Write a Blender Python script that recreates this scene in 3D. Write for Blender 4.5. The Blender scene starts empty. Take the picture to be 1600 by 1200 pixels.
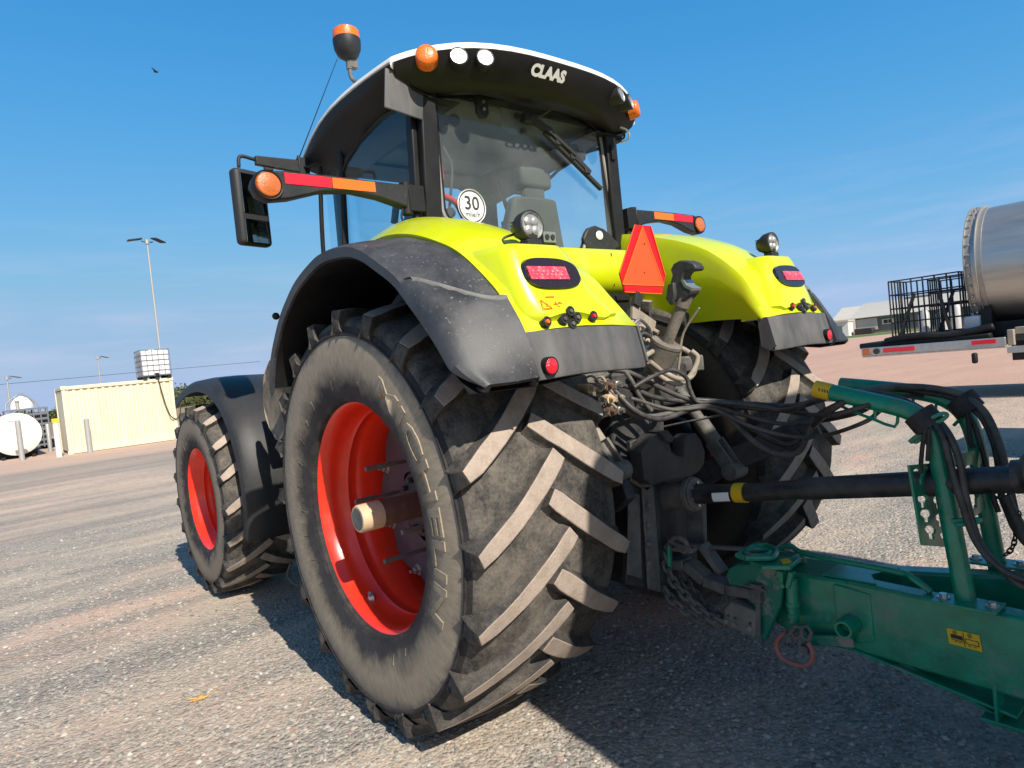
import bpy, bmesh, math, random
import numpy as np
from mathutils import Vector, Matrix, noise
R = math.radians
scene = bpy.context.scene
col = scene.collection

# ------------------------------------------------------------------ camera
F = 1031.65                      # focal length in pixels of the 1600 px wide photograph
CAM = np.array([-2.854, 2.695, 1.627])
YAW, PIT, ROL = R(-39.496), R(-1.787), R(-5.889)
_f = np.array([math.cos(PIT)*math.cos(YAW), math.cos(PIT)*math.sin(YAW), math.sin(PIT)])
_r = np.cross(_f, [0, 0, 1]); _r /= np.linalg.norm(_r)
_u = np.cross(_r, _f)
_c, _s = math.cos(ROL), math.sin(ROL)
_r, _u = _c*_r + _s*_u, -_s*_r + _c*_u
cd = bpy.data.cameras.new('camera')
cam = bpy.data.objects.new('camera', cd); col.objects.link(cam)
cam.matrix_world = Matrix(((_r[0], _u[0], -_f[0], CAM[0]), (_r[1], _u[1], -_f[1], CAM[1]),
                           (_r[2], _u[2], -_f[2], CAM[2]), (0, 0, 0, 1)))
cd.sensor_width = 36; cd.lens = 36*F/1600
cd.clip_start = 0.05; cd.clip_end = 5000
scene.camera = cam

# ------------------------------------------------------------------ light
SUN_EL, SUN_AZ = R(40), R(172.0)     # direction TO the sun, azimuth from +X towards +Y
world = bpy.data.worlds.new('World'); scene.world = world; world.use_nodes = True
nt = world.node_tree; nt.nodes.clear()
out = nt.nodes.new('ShaderNodeOutputWorld'); bg = nt.nodes.new('ShaderNodeBackground')
sky = nt.nodes.new('ShaderNodeTexSky'); sky.sky_type = 'NISHITA'; sky.sun_disc = False
sky.sun_elevation = SUN_EL; sky.sun_rotation = R(90) - SUN_AZ
sky.air_density = 1.0; sky.dust_density = 0.35; sky.ozone_density = 2.6; sky.altitude = 0
bg.inputs[1].default_value = 0.105
# thin streaks of cirrus low over the horizon
tc = nt.nodes.new('ShaderNodeTexCoord'); mp = nt.nodes.new('ShaderNodeMapping'); mp.inputs['Scale'].default_value = (2.2, 2.2, 17)
nz = nt.nodes.new('ShaderNodeTexNoise'); nz.inputs['Scale'].default_value = 1.9; nz.inputs['Detail'].default_value = 7; nz.inputs['Roughness'].default_value = .58
cr = nt.nodes.new('ShaderNodeValToRGB'); cr.color_ramp.elements[0].position = .47; cr.color_ramp.elements[1].position = .74
sp = nt.nodes.new('ShaderNodeSeparateXYZ')
band = nt.nodes.new('ShaderNodeValToRGB'); e = band.color_ramp.elements
e[0].position = 0.0; e[0].color = (.35, .35, .35, 1); e[1].position = .27; e[1].color = (0, 0, 0, 1)
k = band.color_ramp.elements.new(.06); k.color = (1, 1, 1, 1); k = band.color_ramp.elements.new(.15); k.color = (.55, .55, .55, 1)
mu = nt.nodes.new('ShaderNodeMath'); mu.operation = 'MULTIPLY'
mu2 = nt.nodes.new('ShaderNodeMath'); mu2.operation = 'MULTIPLY'; mu2.inputs[1].default_value = .33
mx = nt.nodes.new('ShaderNodeMix'); mx.data_type = 'RGBA'; mx.inputs[7].default_value = (5.2, 5.0, 6.4, 1)
L = nt.links.new
L(tc.outputs['Generated'], mp.inputs[0]); L(mp.outputs[0], nz.inputs['Vector']); L(nz.outputs['Fac'], cr.inputs[0])
L(tc.outputs['Generated'], sp.inputs[0]); L(sp.outputs[2], band.inputs[0])
L(cr.outputs[0], mu.inputs[0]); L(band.outputs[0], mu.inputs[1]); L(mu.outputs[0], mu2.inputs[0]); L(mu2.outputs[0], mx.inputs[0])
sc_ = nt.nodes.new('ShaderNodeVectorMath'); sc_.operation = 'SCALE'; sc_.inputs[3].default_value = .1165
cvn = nt.nodes.new('ShaderNodeRGBCurve')
for ch, pts in ((0, ((0, 0), (.06, .016), (.13, .046), (.25, .118), (.45, .225), (.75, .30), (1, .34))), (1, ((0, 0), (.1, .14), (.22, .25), (.40, .352), (.6, .415), (.83, .43), (1, .44))), (2, ((0, 0), (.2, .35), (.40, .56), (.70, .65), (.956, .62), (1, .62)))):
    c_ = cvn.mapping.curves[ch]
    for p_ in pts[1:-1]: c_.points.new(*p_)
    c_.points[-1].location = pts[-1]
cvn.mapping.update()
sc2 = nt.nodes.new('ShaderNodeVectorMath'); sc2.operation = 'SCALE'; sc2.inputs[3].default_value = 8.58
L(sky.outputs[0], sc_.inputs[0]); L(sc_.outputs[0], cvn.inputs['Color']); L(cvn.outputs[0], sc2.inputs[0]); 
# towards the sun the sky keeps its own white glare
dt = nt.nodes.new('ShaderNodeVectorMath'); dt.operation = 'DOT_PRODUCT'; dt.inputs[1].default_value = (math.cos(SUN_EL)*math.cos(SUN_AZ), math.cos(SUN_EL)*math.sin(SUN_AZ), math.sin(SUN_EL))
L(tc.outputs['Generated'], dt.inputs[0]); gl = nt.nodes.new('ShaderNodeMapRange'); gl.inputs[1].default_value = .15; gl.inputs[2].default_value = .6; gl.inputs[4].default_value = .9; L(dt.outputs['Value'], gl.inputs[0])
mg = nt.nodes.new('ShaderNodeMix'); mg.data_type = 'RGBA'; L(gl.outputs[0], mg.inputs[0]); L(sc2.outputs[0], mg.inputs[6]); sw = nt.nodes.new('ShaderNodeVectorMath'); sw.operation = 'SCALE'; sw.inputs[3].default_value = .75
L(sky.outputs[0], sw.inputs[0]); L(sw.outputs[0], mg.inputs[7]); L(mg.outputs[2], mx.inputs[6]); L(mx.outputs[2], bg.inputs[0]); L(bg.outputs[0], out.inputs[0])

sd = bpy.data.lights.new('sun', 'SUN'); sd.energy = 4.9; sd.angle = R(0.5); sd.color = (1, .93, .82)
sun = bpy.data.objects.new('sun', sd); col.objects.link(sun)
d = Vector((math.cos(SUN_EL)*math.cos(SUN_AZ), math.cos(SUN_EL)*math.sin(SUN_AZ), math.sin(SUN_EL)))
sun.rotation_euler = d.to_track_quat('Z', 'Y').to_euler(); sun.location = d*50
scene.view_settings.view_transform = 'Standard'; scene.view_settings.look = 'None'
scene.view_settings.exposure = 0.45; scene.view_settings.gamma = 1
scene.cycles.max_bounces = 8; scene.cycles.transparent_max_bounces = 24
scene.cycles.diffuse_bounces = 2

# ------------------------------------------------------------------ helpers
def ray(x, y): return (x-800)/F*_r - (y-600)/F*_u + _f
def at(x, y, ax, v):
    """World point seen at photo pixel x,y lying in the plane ax = v."""
    d = ray(x, y); i = 'xyz'.index(ax); t = (v-CAM[i])/d[i]
    return Vector(CAM + t*d)
def gp(x, y): return at(x, y, 'z', 0.0)

def newmat(name):
    m = bpy.data.materials.new(name); m.use_nodes = True
    n = m.node_tree; b = n.nodes['Principled BSDF']
    return m, n, b
def mat(name, c, rough=.5, metal=0, coat=0, dirt=None, amt=0.0, scale=6.0, bump=0.0, bscale=60.0, spec=.5, speck=0.0,
        vary=0.0, stretch=(1, 1, 1), sharp=.18, pos=.5, emit=None):
    """Principled paint / plastic / metal with noise dirt, a fine bump and small colour variation."""
    m, n, b = newmat(name); N = n.nodes; K = n.links.new
    b.inputs['Roughness'].default_value = rough; b.inputs['Metallic'].default_value = metal
    b.inputs['Coat Weight'].default_value = coat; b.inputs['Coat Roughness'].default_value = .08
    b.inputs['Specular IOR Level'].default_value = spec
    tc = N.new('ShaderNodeTexCoord'); mp = N.new('ShaderNodeMapping'); mp.inputs['Scale'].default_value = stretch
    K(tc.outputs['Object'], mp.inputs[0])
    src = None
    rgb = N.new('ShaderNodeRGB'); rgb.outputs[0].default_value = (*c, 1); src = rgb.outputs[0]
    if vary:
        nz = N.new('ShaderNodeTexNoise'); nz.inputs['Scale'].default_value = scale*2.3; nz.inputs['Detail'].default_value = 5
        K(mp.outputs[0], nz.inputs['Vector'])
        r = N.new('ShaderNodeMapRange'); r.inputs[1].default_value = .3; r.inputs[2].default_value = .7
        r.inputs[3].default_value = 1-vary; r.inputs[4].default_value = 1+vary; K(nz.outputs['Fac'], r.inputs[0])
        h = N.new('ShaderNodeHueSaturation'); K(r.outputs[0], h.inputs['Value']); K(src, h.inputs['Color']); src = h.outputs[0]
    if dirt is not None and amt > 0:
        nz = N.new('ShaderNodeTexNoise'); nz.inputs['Scale'].default_value = scale; nz.inputs['Detail'].default_value = 9
        nz.inputs['Roughness'].default_value = .68
        K(mp.outputs[0], nz.inputs['Vector'])
        r = N.new('ShaderNodeMapRange'); r.inputs[1].default_value = pos-sharp; r.inputs[2].default_value = pos+sharp
        r.inputs[3].default_value = 0; r.inputs[4].default_value = amt; K(nz.outputs['Fac'], r.inputs[0])
        fac = r.outputs[0]
        if speck:
            v = N.new('ShaderNodeTexNoise'); v.inputs['Scale'].default_value = 70; v.inputs['Detail'].default_value = 3
            K(tc.outputs['Object'], v.inputs['Vector'])
            r2 = N.new('ShaderNodeMapRange'); r2.inputs[1].default_value = .64; r2.inputs[2].default_value = .7
            r2.inputs[4].default_value = speck; K(v.outputs['Fac'], r2.inputs[0])
            ad = N.new('ShaderNodeMath'); ad.operation = 'MAXIMUM'; K(fac, ad.inputs[0]); K(r2.outputs[0], ad.inputs[1]); fac = ad.outputs[0]
        x = N.new('ShaderNodeMix'); x.data_type = 'RGBA'; x.inputs[7].default_value = (*dirt, 1)
        K(fac, x.inputs[0]); K(src, x.inputs[6]); src = x.outputs[2]
        rr = N.new('ShaderNodeMapRange'); rr.inputs[3].default_value = rough; rr.inputs[4].default_value = max(rough, .85)
        K(fac, rr.inputs[0]); K(rr.outputs[0], b.inputs['Roughness'])
    K(src, b.inputs['Base Color'])
    if bump:
        nz = N.new('ShaderNodeTexNoise'); nz.inputs['Scale'].default_value = bscale; nz.inputs['Detail'].default_value = 6
        K(tc.outputs['Object'], nz.inputs['Vector'])
        bu = N.new('ShaderNodeBump'); bu.inputs['Strength'].default_value = min(1, bump); bu.inputs['Distance'].default_value = .006
        K(nz.outputs['Fac'], bu.inputs['Height']); K(bu.outputs[0], b.inputs['Normal'])
    if emit: b.inputs['Emission Color'].default_value = (*emit, 1); b.inputs['Emission Strength'].default_value = 1
    return m
def glass_mat(name, tint, refl=1.0, rough=.01, d0=0.0, d1=.01):
    m = bpy.data.materials.new(name); m.use_nodes = True; n = m.node_tree; n.nodes.clear(); K = n.links.new
    o = n.nodes.new('ShaderNodeOutputMaterial'); t = n.nodes.new('ShaderNodeBsdfTransparent'); t.inputs[0].default_value = (*tint, 1)
    g = n.nodes.new('ShaderNodeBsdfGlossy'); g.inputs['Roughness'].default_value = rough
    fr = n.nodes.new('ShaderNodeLayerWeight'); fr.inputs[0].default_value = .5
    pw = n.nodes.new('ShaderNodeMath'); pw.operation = 'POWER'; pw.inputs[1].default_value = 5; K(fr.outputs['Facing'], pw.inputs[0])
    mm = n.nodes.new('ShaderNodeMath'); mm.operation = 'MULTIPLY_ADD'; mm.inputs[1].default_value = .9*refl; mm.inputs[2].default_value = .035*refl
    df = n.nodes.new('ShaderNodeBsdfDiffuse'); df.inputs[0].default_value = (.55, .58, .56, 1)
    nz = n.nodes.new('ShaderNodeTexNoise'); nz.inputs['Scale'].default_value = 3; nz.inputs['Detail'].default_value = 8
    tcn = n.nodes.new('ShaderNodeTexCoord'); K(tcn.outputs['Object'], nz.inputs['Vector'])
    mr = n.nodes.new('ShaderNodeMapRange'); mr.inputs[1].default_value = .35; mr.inputs[2].default_value = .8; mr.inputs[3].default_value = d0; mr.inputs[4].default_value = d1
    K(nz.outputs['Fac'], mr.inputs[0])
    x = n.nodes.new('ShaderNodeMixShader'); x2 = n.nodes.new('ShaderNodeMixShader')
    K(pw.outputs[0], mm.inputs[0]); K(mm.outputs[0], x.inputs[0]); K(t.outputs[0], x.inputs[1]); K(g.outputs[0], x.inputs[2])
    K(mr.outputs[0], x2.inputs[0]); K(x.outputs[0], x2.inputs[1]); K(df.outputs[0], x2.inputs[2]); K(x2.outputs[0], o.inputs[0])
    return m

DUST = (.36, .28, .21)
M = {}
M['lime'] = mat('lime paint', (.56, .635, .003), .3, coat=.5, dirt=(.42, .4, .16), amt=.35, scale=3.5, pos=.66, sharp=.14, vary=.03)
M['black'] = mat('black plastic', (.011, .0115, .0135), .42, spec=.35, dirt=(.10, .10, .10), amt=.3, scale=2.6, speck=.5, bump=.12, bscale=220, sharp=.25, stretch=(1, 1, .8))
M['black2'] = mat('dull black plastic', (.006, .006, .007), .5, spec=.3, dirt=(.05, .05, .05), amt=.25, scale=4)
M['flare'] = mat('scuffed black fender plastic', (.017, .018, .022), .40, spec=.45, dirt=(.20, .20, .20), amt=.45, scale=3.2, speck=.7, bump=.1, bscale=240, sharp=.2, pos=.57, vary=.2)
M['skirt'] = mat('dusty grey fender plastic', (.04, .041, .045), .5, dirt=(.22, .21, .2), amt=.62, scale=5, speck=.25, bump=.12, bscale=220, sharp=.2, stretch=(1, 1, .25), vary=.15)
M['white'] = mat('white roof plastic', (.72, .72, .7), .35, dirt=(.42, .4, .36), amt=.3, scale=5)
M['red'] = mat('red rim paint', (.86, .03, .008), .3, coat=.35, dirt=(.3, .1, .06), amt=.35, scale=7, pos=.64, sharp=.1, vary=.06)
M['disc'] = mat('grey wheel centre', (.075, .06, .07), .5, dirt=(.16, .12, .11), amt=.5, scale=8)
M['steel'] = mat('dusty steel', (.11, .1, .09), .6, metal=.2, dirt=(.33, .28, .22), amt=.75, scale=9, bump=.3, bscale=90)
M['darksteel'] = mat('dark painted cast steel', (.015, .017, .021), .5, dirt=(.10, .09, .08), amt=.6, scale=9, bump=.35, bscale=70, vary=.3)
M['midsteel'] = mat('grey dusty casting', (.07, .07, .068), .6, dirt=(.2, .18, .155), amt=.8, scale=12, bump=.35, bscale=80, vary=.25)
M['rust'] = mat('rusty shaft', (.09, .05, .035), .6, dirt=(.22, .14, .09), amt=.6, scale=16, bump=.3, bscale=120)
M['tan'] = mat('cream tape', (.62, .46, .28), .6, dirt=(.4, .28, .18), amt=.5, scale=20)
M['chrome'] = mat('bright metal', (.62, .61, .58), .28, metal=.9, dirt=(.3, .26, .2), amt=.4, scale=14)
M['dustpipe'] = mat('dust covered pipe', (.34, .29, .23), .75, dirt=(.14, .12, .1), amt=.5, scale=14, bump=.2)
M['ledge'] = mat('pale grey moulded ledge', (.085, .086, .088), .6, dirt=(.24, .235, .22), amt=.7, scale=12, bump=.1)
M['green'] = mat('green paint', (.0, .215, .118), .34, coat=.25, dirt=(.20, .21, .18), amt=.6, scale=7, bump=.08, vary=.2, sharp=.10, pos=.62, speck=.3)
M['greenmud'] = mat('green paint caked with mud', (.0, .15, .10), .45, dirt=(.25, .23, .19), amt=.95, scale=9, sharp=.04, pos=.54, bump=.3)
M['hose'] = mat('rubber hose', (.009, .009, .010), .42, dirt=(.13, .12, .11), amt=.6, scale=14)
M['hosegrey'] = mat('dusty grey hose', (.04, .039, .037), .6, dirt=(.20, .175, .15), amt=.7, scale=12)
M['tape'] = mat('black tape', (.01, .01, .01), .7, dirt=(.1, .09, .08), amt=.4, scale=20)
M['orange'] = mat('orange lens', (.85, .16, .01), .35, coat=.4, vary=.2, scale=40, bump=.4, bscale=120)
M['orangelens'] = mat('amber lens', (.62, .15, .03), .2, coat=.8, dirt=(.25, .08, .02), amt=.5, scale=60, bump=.4, bscale=120)
M['redlens'] = mat('red lens', (.75, .015, .03), .2, coat=.8, bump=.6, bscale=150)
M['pinklens'] = mat('bright red ribbed lens', (.85, .05, .08), .22, coat=.9, dirt=(.95, .38, .4), amt=.35, scale=30, sharp=.05, pos=.56, bump=.6, bscale=120)  # pale pink flecks paint the facet highlights into the lens colour
M['smoke'] = mat('smoked lens', (.02, .012, .014), .15, coat=.7, dirt=(.25, .2, .2), amt=.4, scale=80, sharp=.05, pos=.68)
M['smvred'] = mat('red reflective border', (.62, .004, .008), .4)
M['smvor'] = mat('fluorescent orange plate', (.95, .085, .015), .5)
M['tapeor'] = mat('orange reflective tape', (.9, .15, .012), .4)
M['tapered'] = mat('red reflective tape', (.85, .01, .03), .4)
M['led'] = mat('lamp reflector', (.42, .42, .40), .25, metal=.5, coat=.8, bump=.5, bscale=90, dirt=(.35, .36, .36), amt=.6, scale=45, sharp=.06)
M['mirror'] = mat('mirror glass', (.30, .32, .30), .03, metal=1.0)
M['yellow'] = mat('yellow sticker', (.72, .45, .01), .5, dirt=(.5, .33, .02), amt=.4, scale=60)
M['ink'] = mat('black print', (.02, .02, .02), .6)
M['sticker'] = mat('white sticker', (.8, .8, .79), .5)
M['silverlet'] = mat('silver lettering', (.62, .6, .55), .4, metal=.1)
M['seat'] = mat('grey seat fabric', (.06, .065, .06), .8)
M['interior'] = mat('cab interior', (.035, .037, .036), .7)
M['trim'] = mat('pale cab lining', (.16, .18, .17), .8)
M['seal'] = mat('grey window seal', (.3, .29, .27), .5, dirt=(.12, .12, .11), amt=.5, scale=8)
M['glass'] = glass_mat('cab glass', (.97, .99, .985), .9, d0=.03, d1=.085)
M['sideglass'] = glass_mat('tinted door glass', (.90, .965, .985), .8)
M['pinkred'] = mat('worn red ring', (.45, .09, .07), .6, dirt=(.25, .2, .17), amt=.8, scale=18)
M['flap'] = mat('worn rubber flap', (.05, .045, .04), .8, dirt=(.28, .23, .17), amt=.8, scale=9, bump=.4)
M['flapedge'] = mat('pale frayed rubber edge', (.42, .33, .22), .8, bump=.3)

def link(o, parent=None):
    col.objects.link(o)
    if parent is not None: o.parent = parent
    return o
def tag(o, label=None, cat=None, group=None, kind=None):
    if label: o['label'] = label
    if cat: o['category'] = cat
    if group: o['group'] = group
    if kind: o['kind'] = kind
    return o
def thing(name, label, cat, loc=(0, 0, 0), rz=0, group=None):
    o = bpy.data.objects.new(name, None); o.location = loc; o.rotation_euler = (0, 0, rz); o.empty_display_size = .2
    col.objects.link(o); return tag(o, label, cat, group)
def copy_tree(o, parent=None):
    c = o.copy(); col.objects.link(c); c.parent = parent
    for ch in [x for x in bpy.data.objects if x.parent == o]: copy_tree(ch, c)
    return c
def catmull(pts, n=10):
    P = [Vector(p) for p in pts]; out = []
    if len(P) < 3: return [P[0].lerp(P[1], i/n) for i in range(n+1)] if len(P) == 2 else P
    for i in range(len(P)-1):
        a = P[i-1] if i else P[0]*2-P[1]; b, c = P[i], P[i+1]; d = P[i+2] if i+2 < len(P) else P[-1]*2-P[-2]
        for k in range(n):
            t = k/n; out.append(.5*((2*b)+(c-a)*t+(2*a-5*b+4*c-d)*t*t+(3*b-a-3*c+d)*t*t*t))
    out.append(P[-1]); return out
class MB:
    flip = False
    def __init__(s): s.v = []; s.f = []; s.m = []
    def add(s, vs, fs, mi=0):
        o = len(s.v); s.v += [tuple(v) for v in vs]; s.f += [tuple(i+o for i in f) for f in fs]; s.m += [mi]*len(fs); return s
    def box(s, c, d, rot=None, mi=0, taper=None):
        c = Vector(c); vs = []
        for z in (-1, 1):
            for y in (-1, 1):
                for x in (-1, 1):
                    k = taper if (taper and z > 0) else 1
                    v = Vector((x*d[0]/2*k, y*d[1]/2*k, z*d[2]/2))
                    if rot is not None: v = rot @ v
                    vs.append(c+v)
        return s.add(vs, [(0, 2, 3, 1), (4, 5, 7, 6), (0, 1, 5, 4), (2, 6, 7, 3), (0, 4, 6, 2), (1, 3, 7, 5)], mi)
    def bar(s, a, b, w, h, up=(0, 0, 1), mi=0, w2=None, h2=None):
        a, b = Vector(a), Vector(b); t = (b-a).normalized(); up = Vector(up)
        if abs(t.dot(up)) > .98: up = Vector((1, 0, 0))
        x = t.cross(up).normalized(); y = x.cross(t)
        w2 = w if w2 is None else w2; h2 = h if h2 is None else h2; vs = []
        for p, ww, hh in ((a, w, h), (b, w2, h2)):
            for i, j in ((-1, -1), (1, -1), (1, 1), (-1, 1)): vs.append(p+x*i*ww/2+y*j*hh/2)
        return s.add(vs, [(0, 1, 2, 3), (7, 6, 5, 4), (0, 4, 5, 1), (1, 5, 6, 2), (2, 6, 7, 3), (3, 7, 4, 0)], mi)
    def tube(s, pts, r, n=12, mi=0, smooth=0, caps=True, closed=False):
        P = catmull(pts, smooth) if smooth else [Vector(p) for p in pts]
        rr = r if callable(r) else (lambda t: r); m = len(P); vs = []; fs = []
        t0 = (P[1]-P[0]).normalized(); x = t0.cross(Vector((0, 0, 1)) if abs(t0.z) < .9 else Vector((1, 0, 0))).normalized()
        for i, p in enumerate(P):
            if closed: t = (P[(i+1) % m]-P[i-1]).normalized()
            else: t = (P[min(i+1, m-1)]-P[max(i-1, 0)]).normalized()
            x = (x-t*x.dot(t)).normalized(); y = t.cross(x); q = rr(i/(m-1))
            for k in range(n):
                a = 2*math.pi*k/n; vs.append(p+(x*math.cos(a)+y*math.sin(a))*q)
        for i in range(m if closed else m-1):
            j = (i+1) % m
            for k in range(n):
                l = (k+1) % n; fs.append((i*n+k, i*n+l, j*n+l, j*n+k))
        if caps and not closed: fs += [tuple(range(n-1, -1, -1)), tuple(range((m-1)*n, m*n))]
        return s.add(vs, fs, mi)
    def cyl(s, a, b, r, r2=None, n=24, mi=0):
        r2 = r if r2 is None else r2
        return s.tube([a, b], lambda t: r+(r2-r)*t, n, mi)
    def lathe(s, prof, c, axis='y', sgn=1, n=64, mi=0, closed=False, mis=None):
        """prof = (radius, offset along the axis); mis = material per profile segment"""
        c = Vector(c); vs = []; fs = []; ms = []; m = len(prof)
        for k in range(n):
            a = 2*math.pi*k/n; ca, sa = math.cos(a), math.sin(a)
            for r, w in prof:
                if axis == 'y': v = Vector((r*ca, sgn*w, r*sa))
                elif axis == 'x': v = Vector((sgn*w, r*ca, r*sa))
                else: v = Vector((r*ca, r*sa, sgn*w))
                vs.append(c+v)
        for k in range(n):
            l = (k+1) % n
            for i in range(m if closed else m-1):
                j = (i+1) % m; fs.append((k*m+i, k*m+j, l*m+j, l*m+i)); ms.append(mis[i] if mis else mi)
        o = len(s.v); s.v += [tuple(v) for v in vs]; s.f += [tuple(i+o for i in f) for f in fs]; s.m += ms; return s
    def prism(s, poly, ax, a, b, mi=0):
        """poly = 2D outline in the two other axes (in xyz order), extruded along ax from a to b"""
        i = 'xyz'.index(ax); n = len(poly); vs = []
        for h in (a, b):
            for p in poly:
                v = list(p); v.insert(i, h); vs.append(v)
        fs = [tuple(range(n)), tuple(range(2*n-1, n-1, -1))]+[(k, k+n, (k+1) % n+n, (k+1) % n) for k in range(n)]
        return s.add(vs, fs, mi)
    def grid(s, rows, mi=0, thick=0, closed=False, mb=None):
        """rows of points -> sheet; thick offsets a back face by vertex normals"""
        nr, nc = len(rows), len(rows[0]); P = [[Vector(p) for p in r] for r in rows]
        vs = [p for r in P for p in r]
        fs = [(i*nc+j, i*nc+j+1, (i+1)*nc+j+1, (i+1)*nc+j) for i in range(nr-1) for j in range(nc-1)]
        if thick:
            nv = len(vs); back = []
            for i in range(nr):
                for j in range(nc):
                    du = P[min(i+1, nr-1)][j]-P[max(i-1, 0)][j]; dv = P[i][min(j+1, nc-1)]-P[i][max(j-1, 0)]
                    nn = du.cross(dv); nn = nn.normalized() if nn.length > 1e-9 else Vector((0, 0, 1)); back.append(P[i][j]+nn*thick)
            vs += back; nf = len(fs); fs += [tuple(x+nv for x in reversed(f)) for f in fs]
            ring = [i*nc for i in range(nr)]+[(nr-1)*nc+j for j in range(1, nc)]+[i*nc+nc-1 for i in range(nr-2, -1, -1)]+[j for j in range(nc-2, 0, -1)]
            for a, b in zip(ring, ring[1:]+ring[:1]): fs.append((a, b, b+nv, a+nv))
        s.add(vs, fs, mi)
        if mb is not None and thick: k0 = len(s.m)-len(fs); s.m[k0+nf:k0+2*nf] = [mb]*nf
        return s
    def ball(s, c, r, n=12, mi=0, sc=(1, 1, 1)):
        c = Vector(c); vs = []; m = n//2
        for i in range(m+1):
            ph = math.pi*i/m
            for k in range(n):
                a = 2*math.pi*k/n; vs.append(c+Vector((r*math.sin(ph)*math.cos(a)*sc[0], r*math.sin(ph)*math.sin(a)*sc[1], r*math.cos(ph)*sc[2])))
        return s.add(vs, [(i*n+k, i*n+(k+1) % n, (i+1)*n+(k+1) % n, (i+1)*n+k) for i in range(m) for k in range(n)], mi)
    def torus(s, c, R_, r, ax='y', n=32, k=8, mi=0, sc=(1, 1)):
        c = Vector(c); pts = []
        for i in range(n):
            a = 2*math.pi*i/n; u, w = R_*math.cos(a)*sc[0], R_*math.sin(a)*sc[1]
            v = {'y': (u, 0, w), 'x': (0, u, w), 'z': (u, w, 0)}[ax]; pts.append(c+Vector(v))
        return s.tube(pts, r, k, mi, closed=True)
    def build(s, name, mats, parent=None, bevel=0, mir=False, ang=38, seg=2, smooth=True, loc=None):
        me = bpy.data.meshes.new(name); vs, fs = s.v, s.f; mir = mir or MB.flip
        if mir: vs = [(x, -y, z) for x, y, z in vs]; fs = [tuple(reversed(f)) for f in fs]
        if loc is not None: vs = [(x-loc[0], y-loc[1], z-loc[2]) for x, y, z in vs]
        me.from_pydata(vs, [], fs)
        for mm in (mats if isinstance(mats, (list, tuple)) else [mats]): me.materials.append(M[mm] if isinstance(mm, str) else mm)
        me.polygons.foreach_set('material_index', s.m)
        bm = bmesh.new(); bm.from_mesh(me)
        bmesh.ops.remove_doubles(bm, verts=bm.verts, dist=1e-5)
        bmesh.ops.recalc_face_normals(bm, faces=bm.faces); bm.to_mesh(me); bm.free()
        if smooth:
            me.polygons.foreach_set('use_smooth', [True]*len(me.polygons)); me.set_sharp_from_angle(angle=R(ang))
        o = bpy.data.objects.new(name, me); link(o, parent)
        if loc is not None and parent is None: o.location = loc
        if bevel:
            b = o.modifiers.new('bevel', 'BEVEL'); b.width = bevel; b.segments = seg; b.limit_method = 'ANGLE'; b.angle_limit = R(40); b.harden_normals = False
        me.update(); return o
def text_data(s, size=1.0, ext=.0, bold=0.0):
    """flat list of (verts, faces) of a string set in the built-in face"""
    cu = bpy.data.curves.new('lettering', 'FONT'); cu.body = s; cu.size = size; cu.extrude = ext; cu.offset = bold
    cu.resolution_u = 3
    o = bpy.data.objects.new('lettering', cu); col.objects.link(o)
    dg = bpy.context.evaluated_depsgraph_get(); me = bpy.data.meshes.new_from_object(o.evaluated_get(dg))
    v = [tuple(x.co) for x in me.vertices]; f = [tuple(p.vertices) for p in me.polygons]
    bpy.data.objects.remove(o); bpy.data.curves.remove(cu); bpy.data.meshes.remove(me)
    return v, f
def rubber(name, base, dustc, amt, pos, scale=7, lug=False):
    """tyre rubber: dark compound, dust that lies on it in blotches, fine cracks"""
    m, n, b = newmat(name); N = n.nodes; K = n.links.new
    b.inputs['Roughness'].default_value = .8; b.inputs['Specular IOR Level'].default_value = .3
    tc = N.new('ShaderNodeTexCoord')
    n1 = N.new('ShaderNodeTexNoise'); n1.inputs['Scale'].default_value = scale; n1.inputs['Detail'].default_value = 10; n1.inputs['Roughness'].default_value = .72
    n2 = N.new('ShaderNodeTexNoise'); n2.inputs['Scale'].default_value = scale*11; n2.inputs['Detail'].default_value = 6; n2.inputs['Roughness'].default_value = .7
    K(tc.outputs['Object'], n1.inputs['Vector']); K(tc.outputs['Object'], n2.inputs['Vector'])
    ad = N.new('ShaderNodeMath'); ad.operation = 'MULTIPLY_ADD'; ad.inputs[1].default_value = .45; K(n2.outputs['Fac'], ad.inputs[0]); K(n1.outputs['Fac'], ad.inputs[2])
    r = N.new('ShaderNodeMapRange'); r.inputs[1].default_value = pos-.15+.22; r.inputs[2].default_value = pos+.15+.22; r.inputs[4].default_value = amt
    K(ad.outputs[0], r.inputs[0])
    x = N.new('ShaderNodeMix'); x.data_type = 'RGBA'; x.inputs[6].default_value = (*base, 1); x.inputs[7].default_value = (*dustc, 1)
    K(r.outputs[0], x.inputs[0]); K(x.outputs[2], b.inputs['Base Color'])
    bu = N.new('ShaderNodeBump'); bu.inputs['Strength'].default_value = .55; bu.inputs['Distance'].default_value = .006
    K(n2.outputs['Fac'], bu.inputs['Height']); K(bu.outputs[0], b.inputs['Normal'])
    return m
M['tread'] = rubber('tyre rubber between lugs', (.028, .027, .026), (.165, .142, .118), .9, .5)
M['lugtop'] = rubber('worn dusty lug faces', (.27, .218, .178), (.43, .345, .285), .9, .47, 9)
M['lugside'] = rubber('lug flanks', (.034, .032, .03), (.14, .12, .10), .8, .55, 12)
M['bead'] = rubber('dark rubber by the rim', (.022, .021, .022), (.09, .075, .065), .7, .6, 10)
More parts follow.
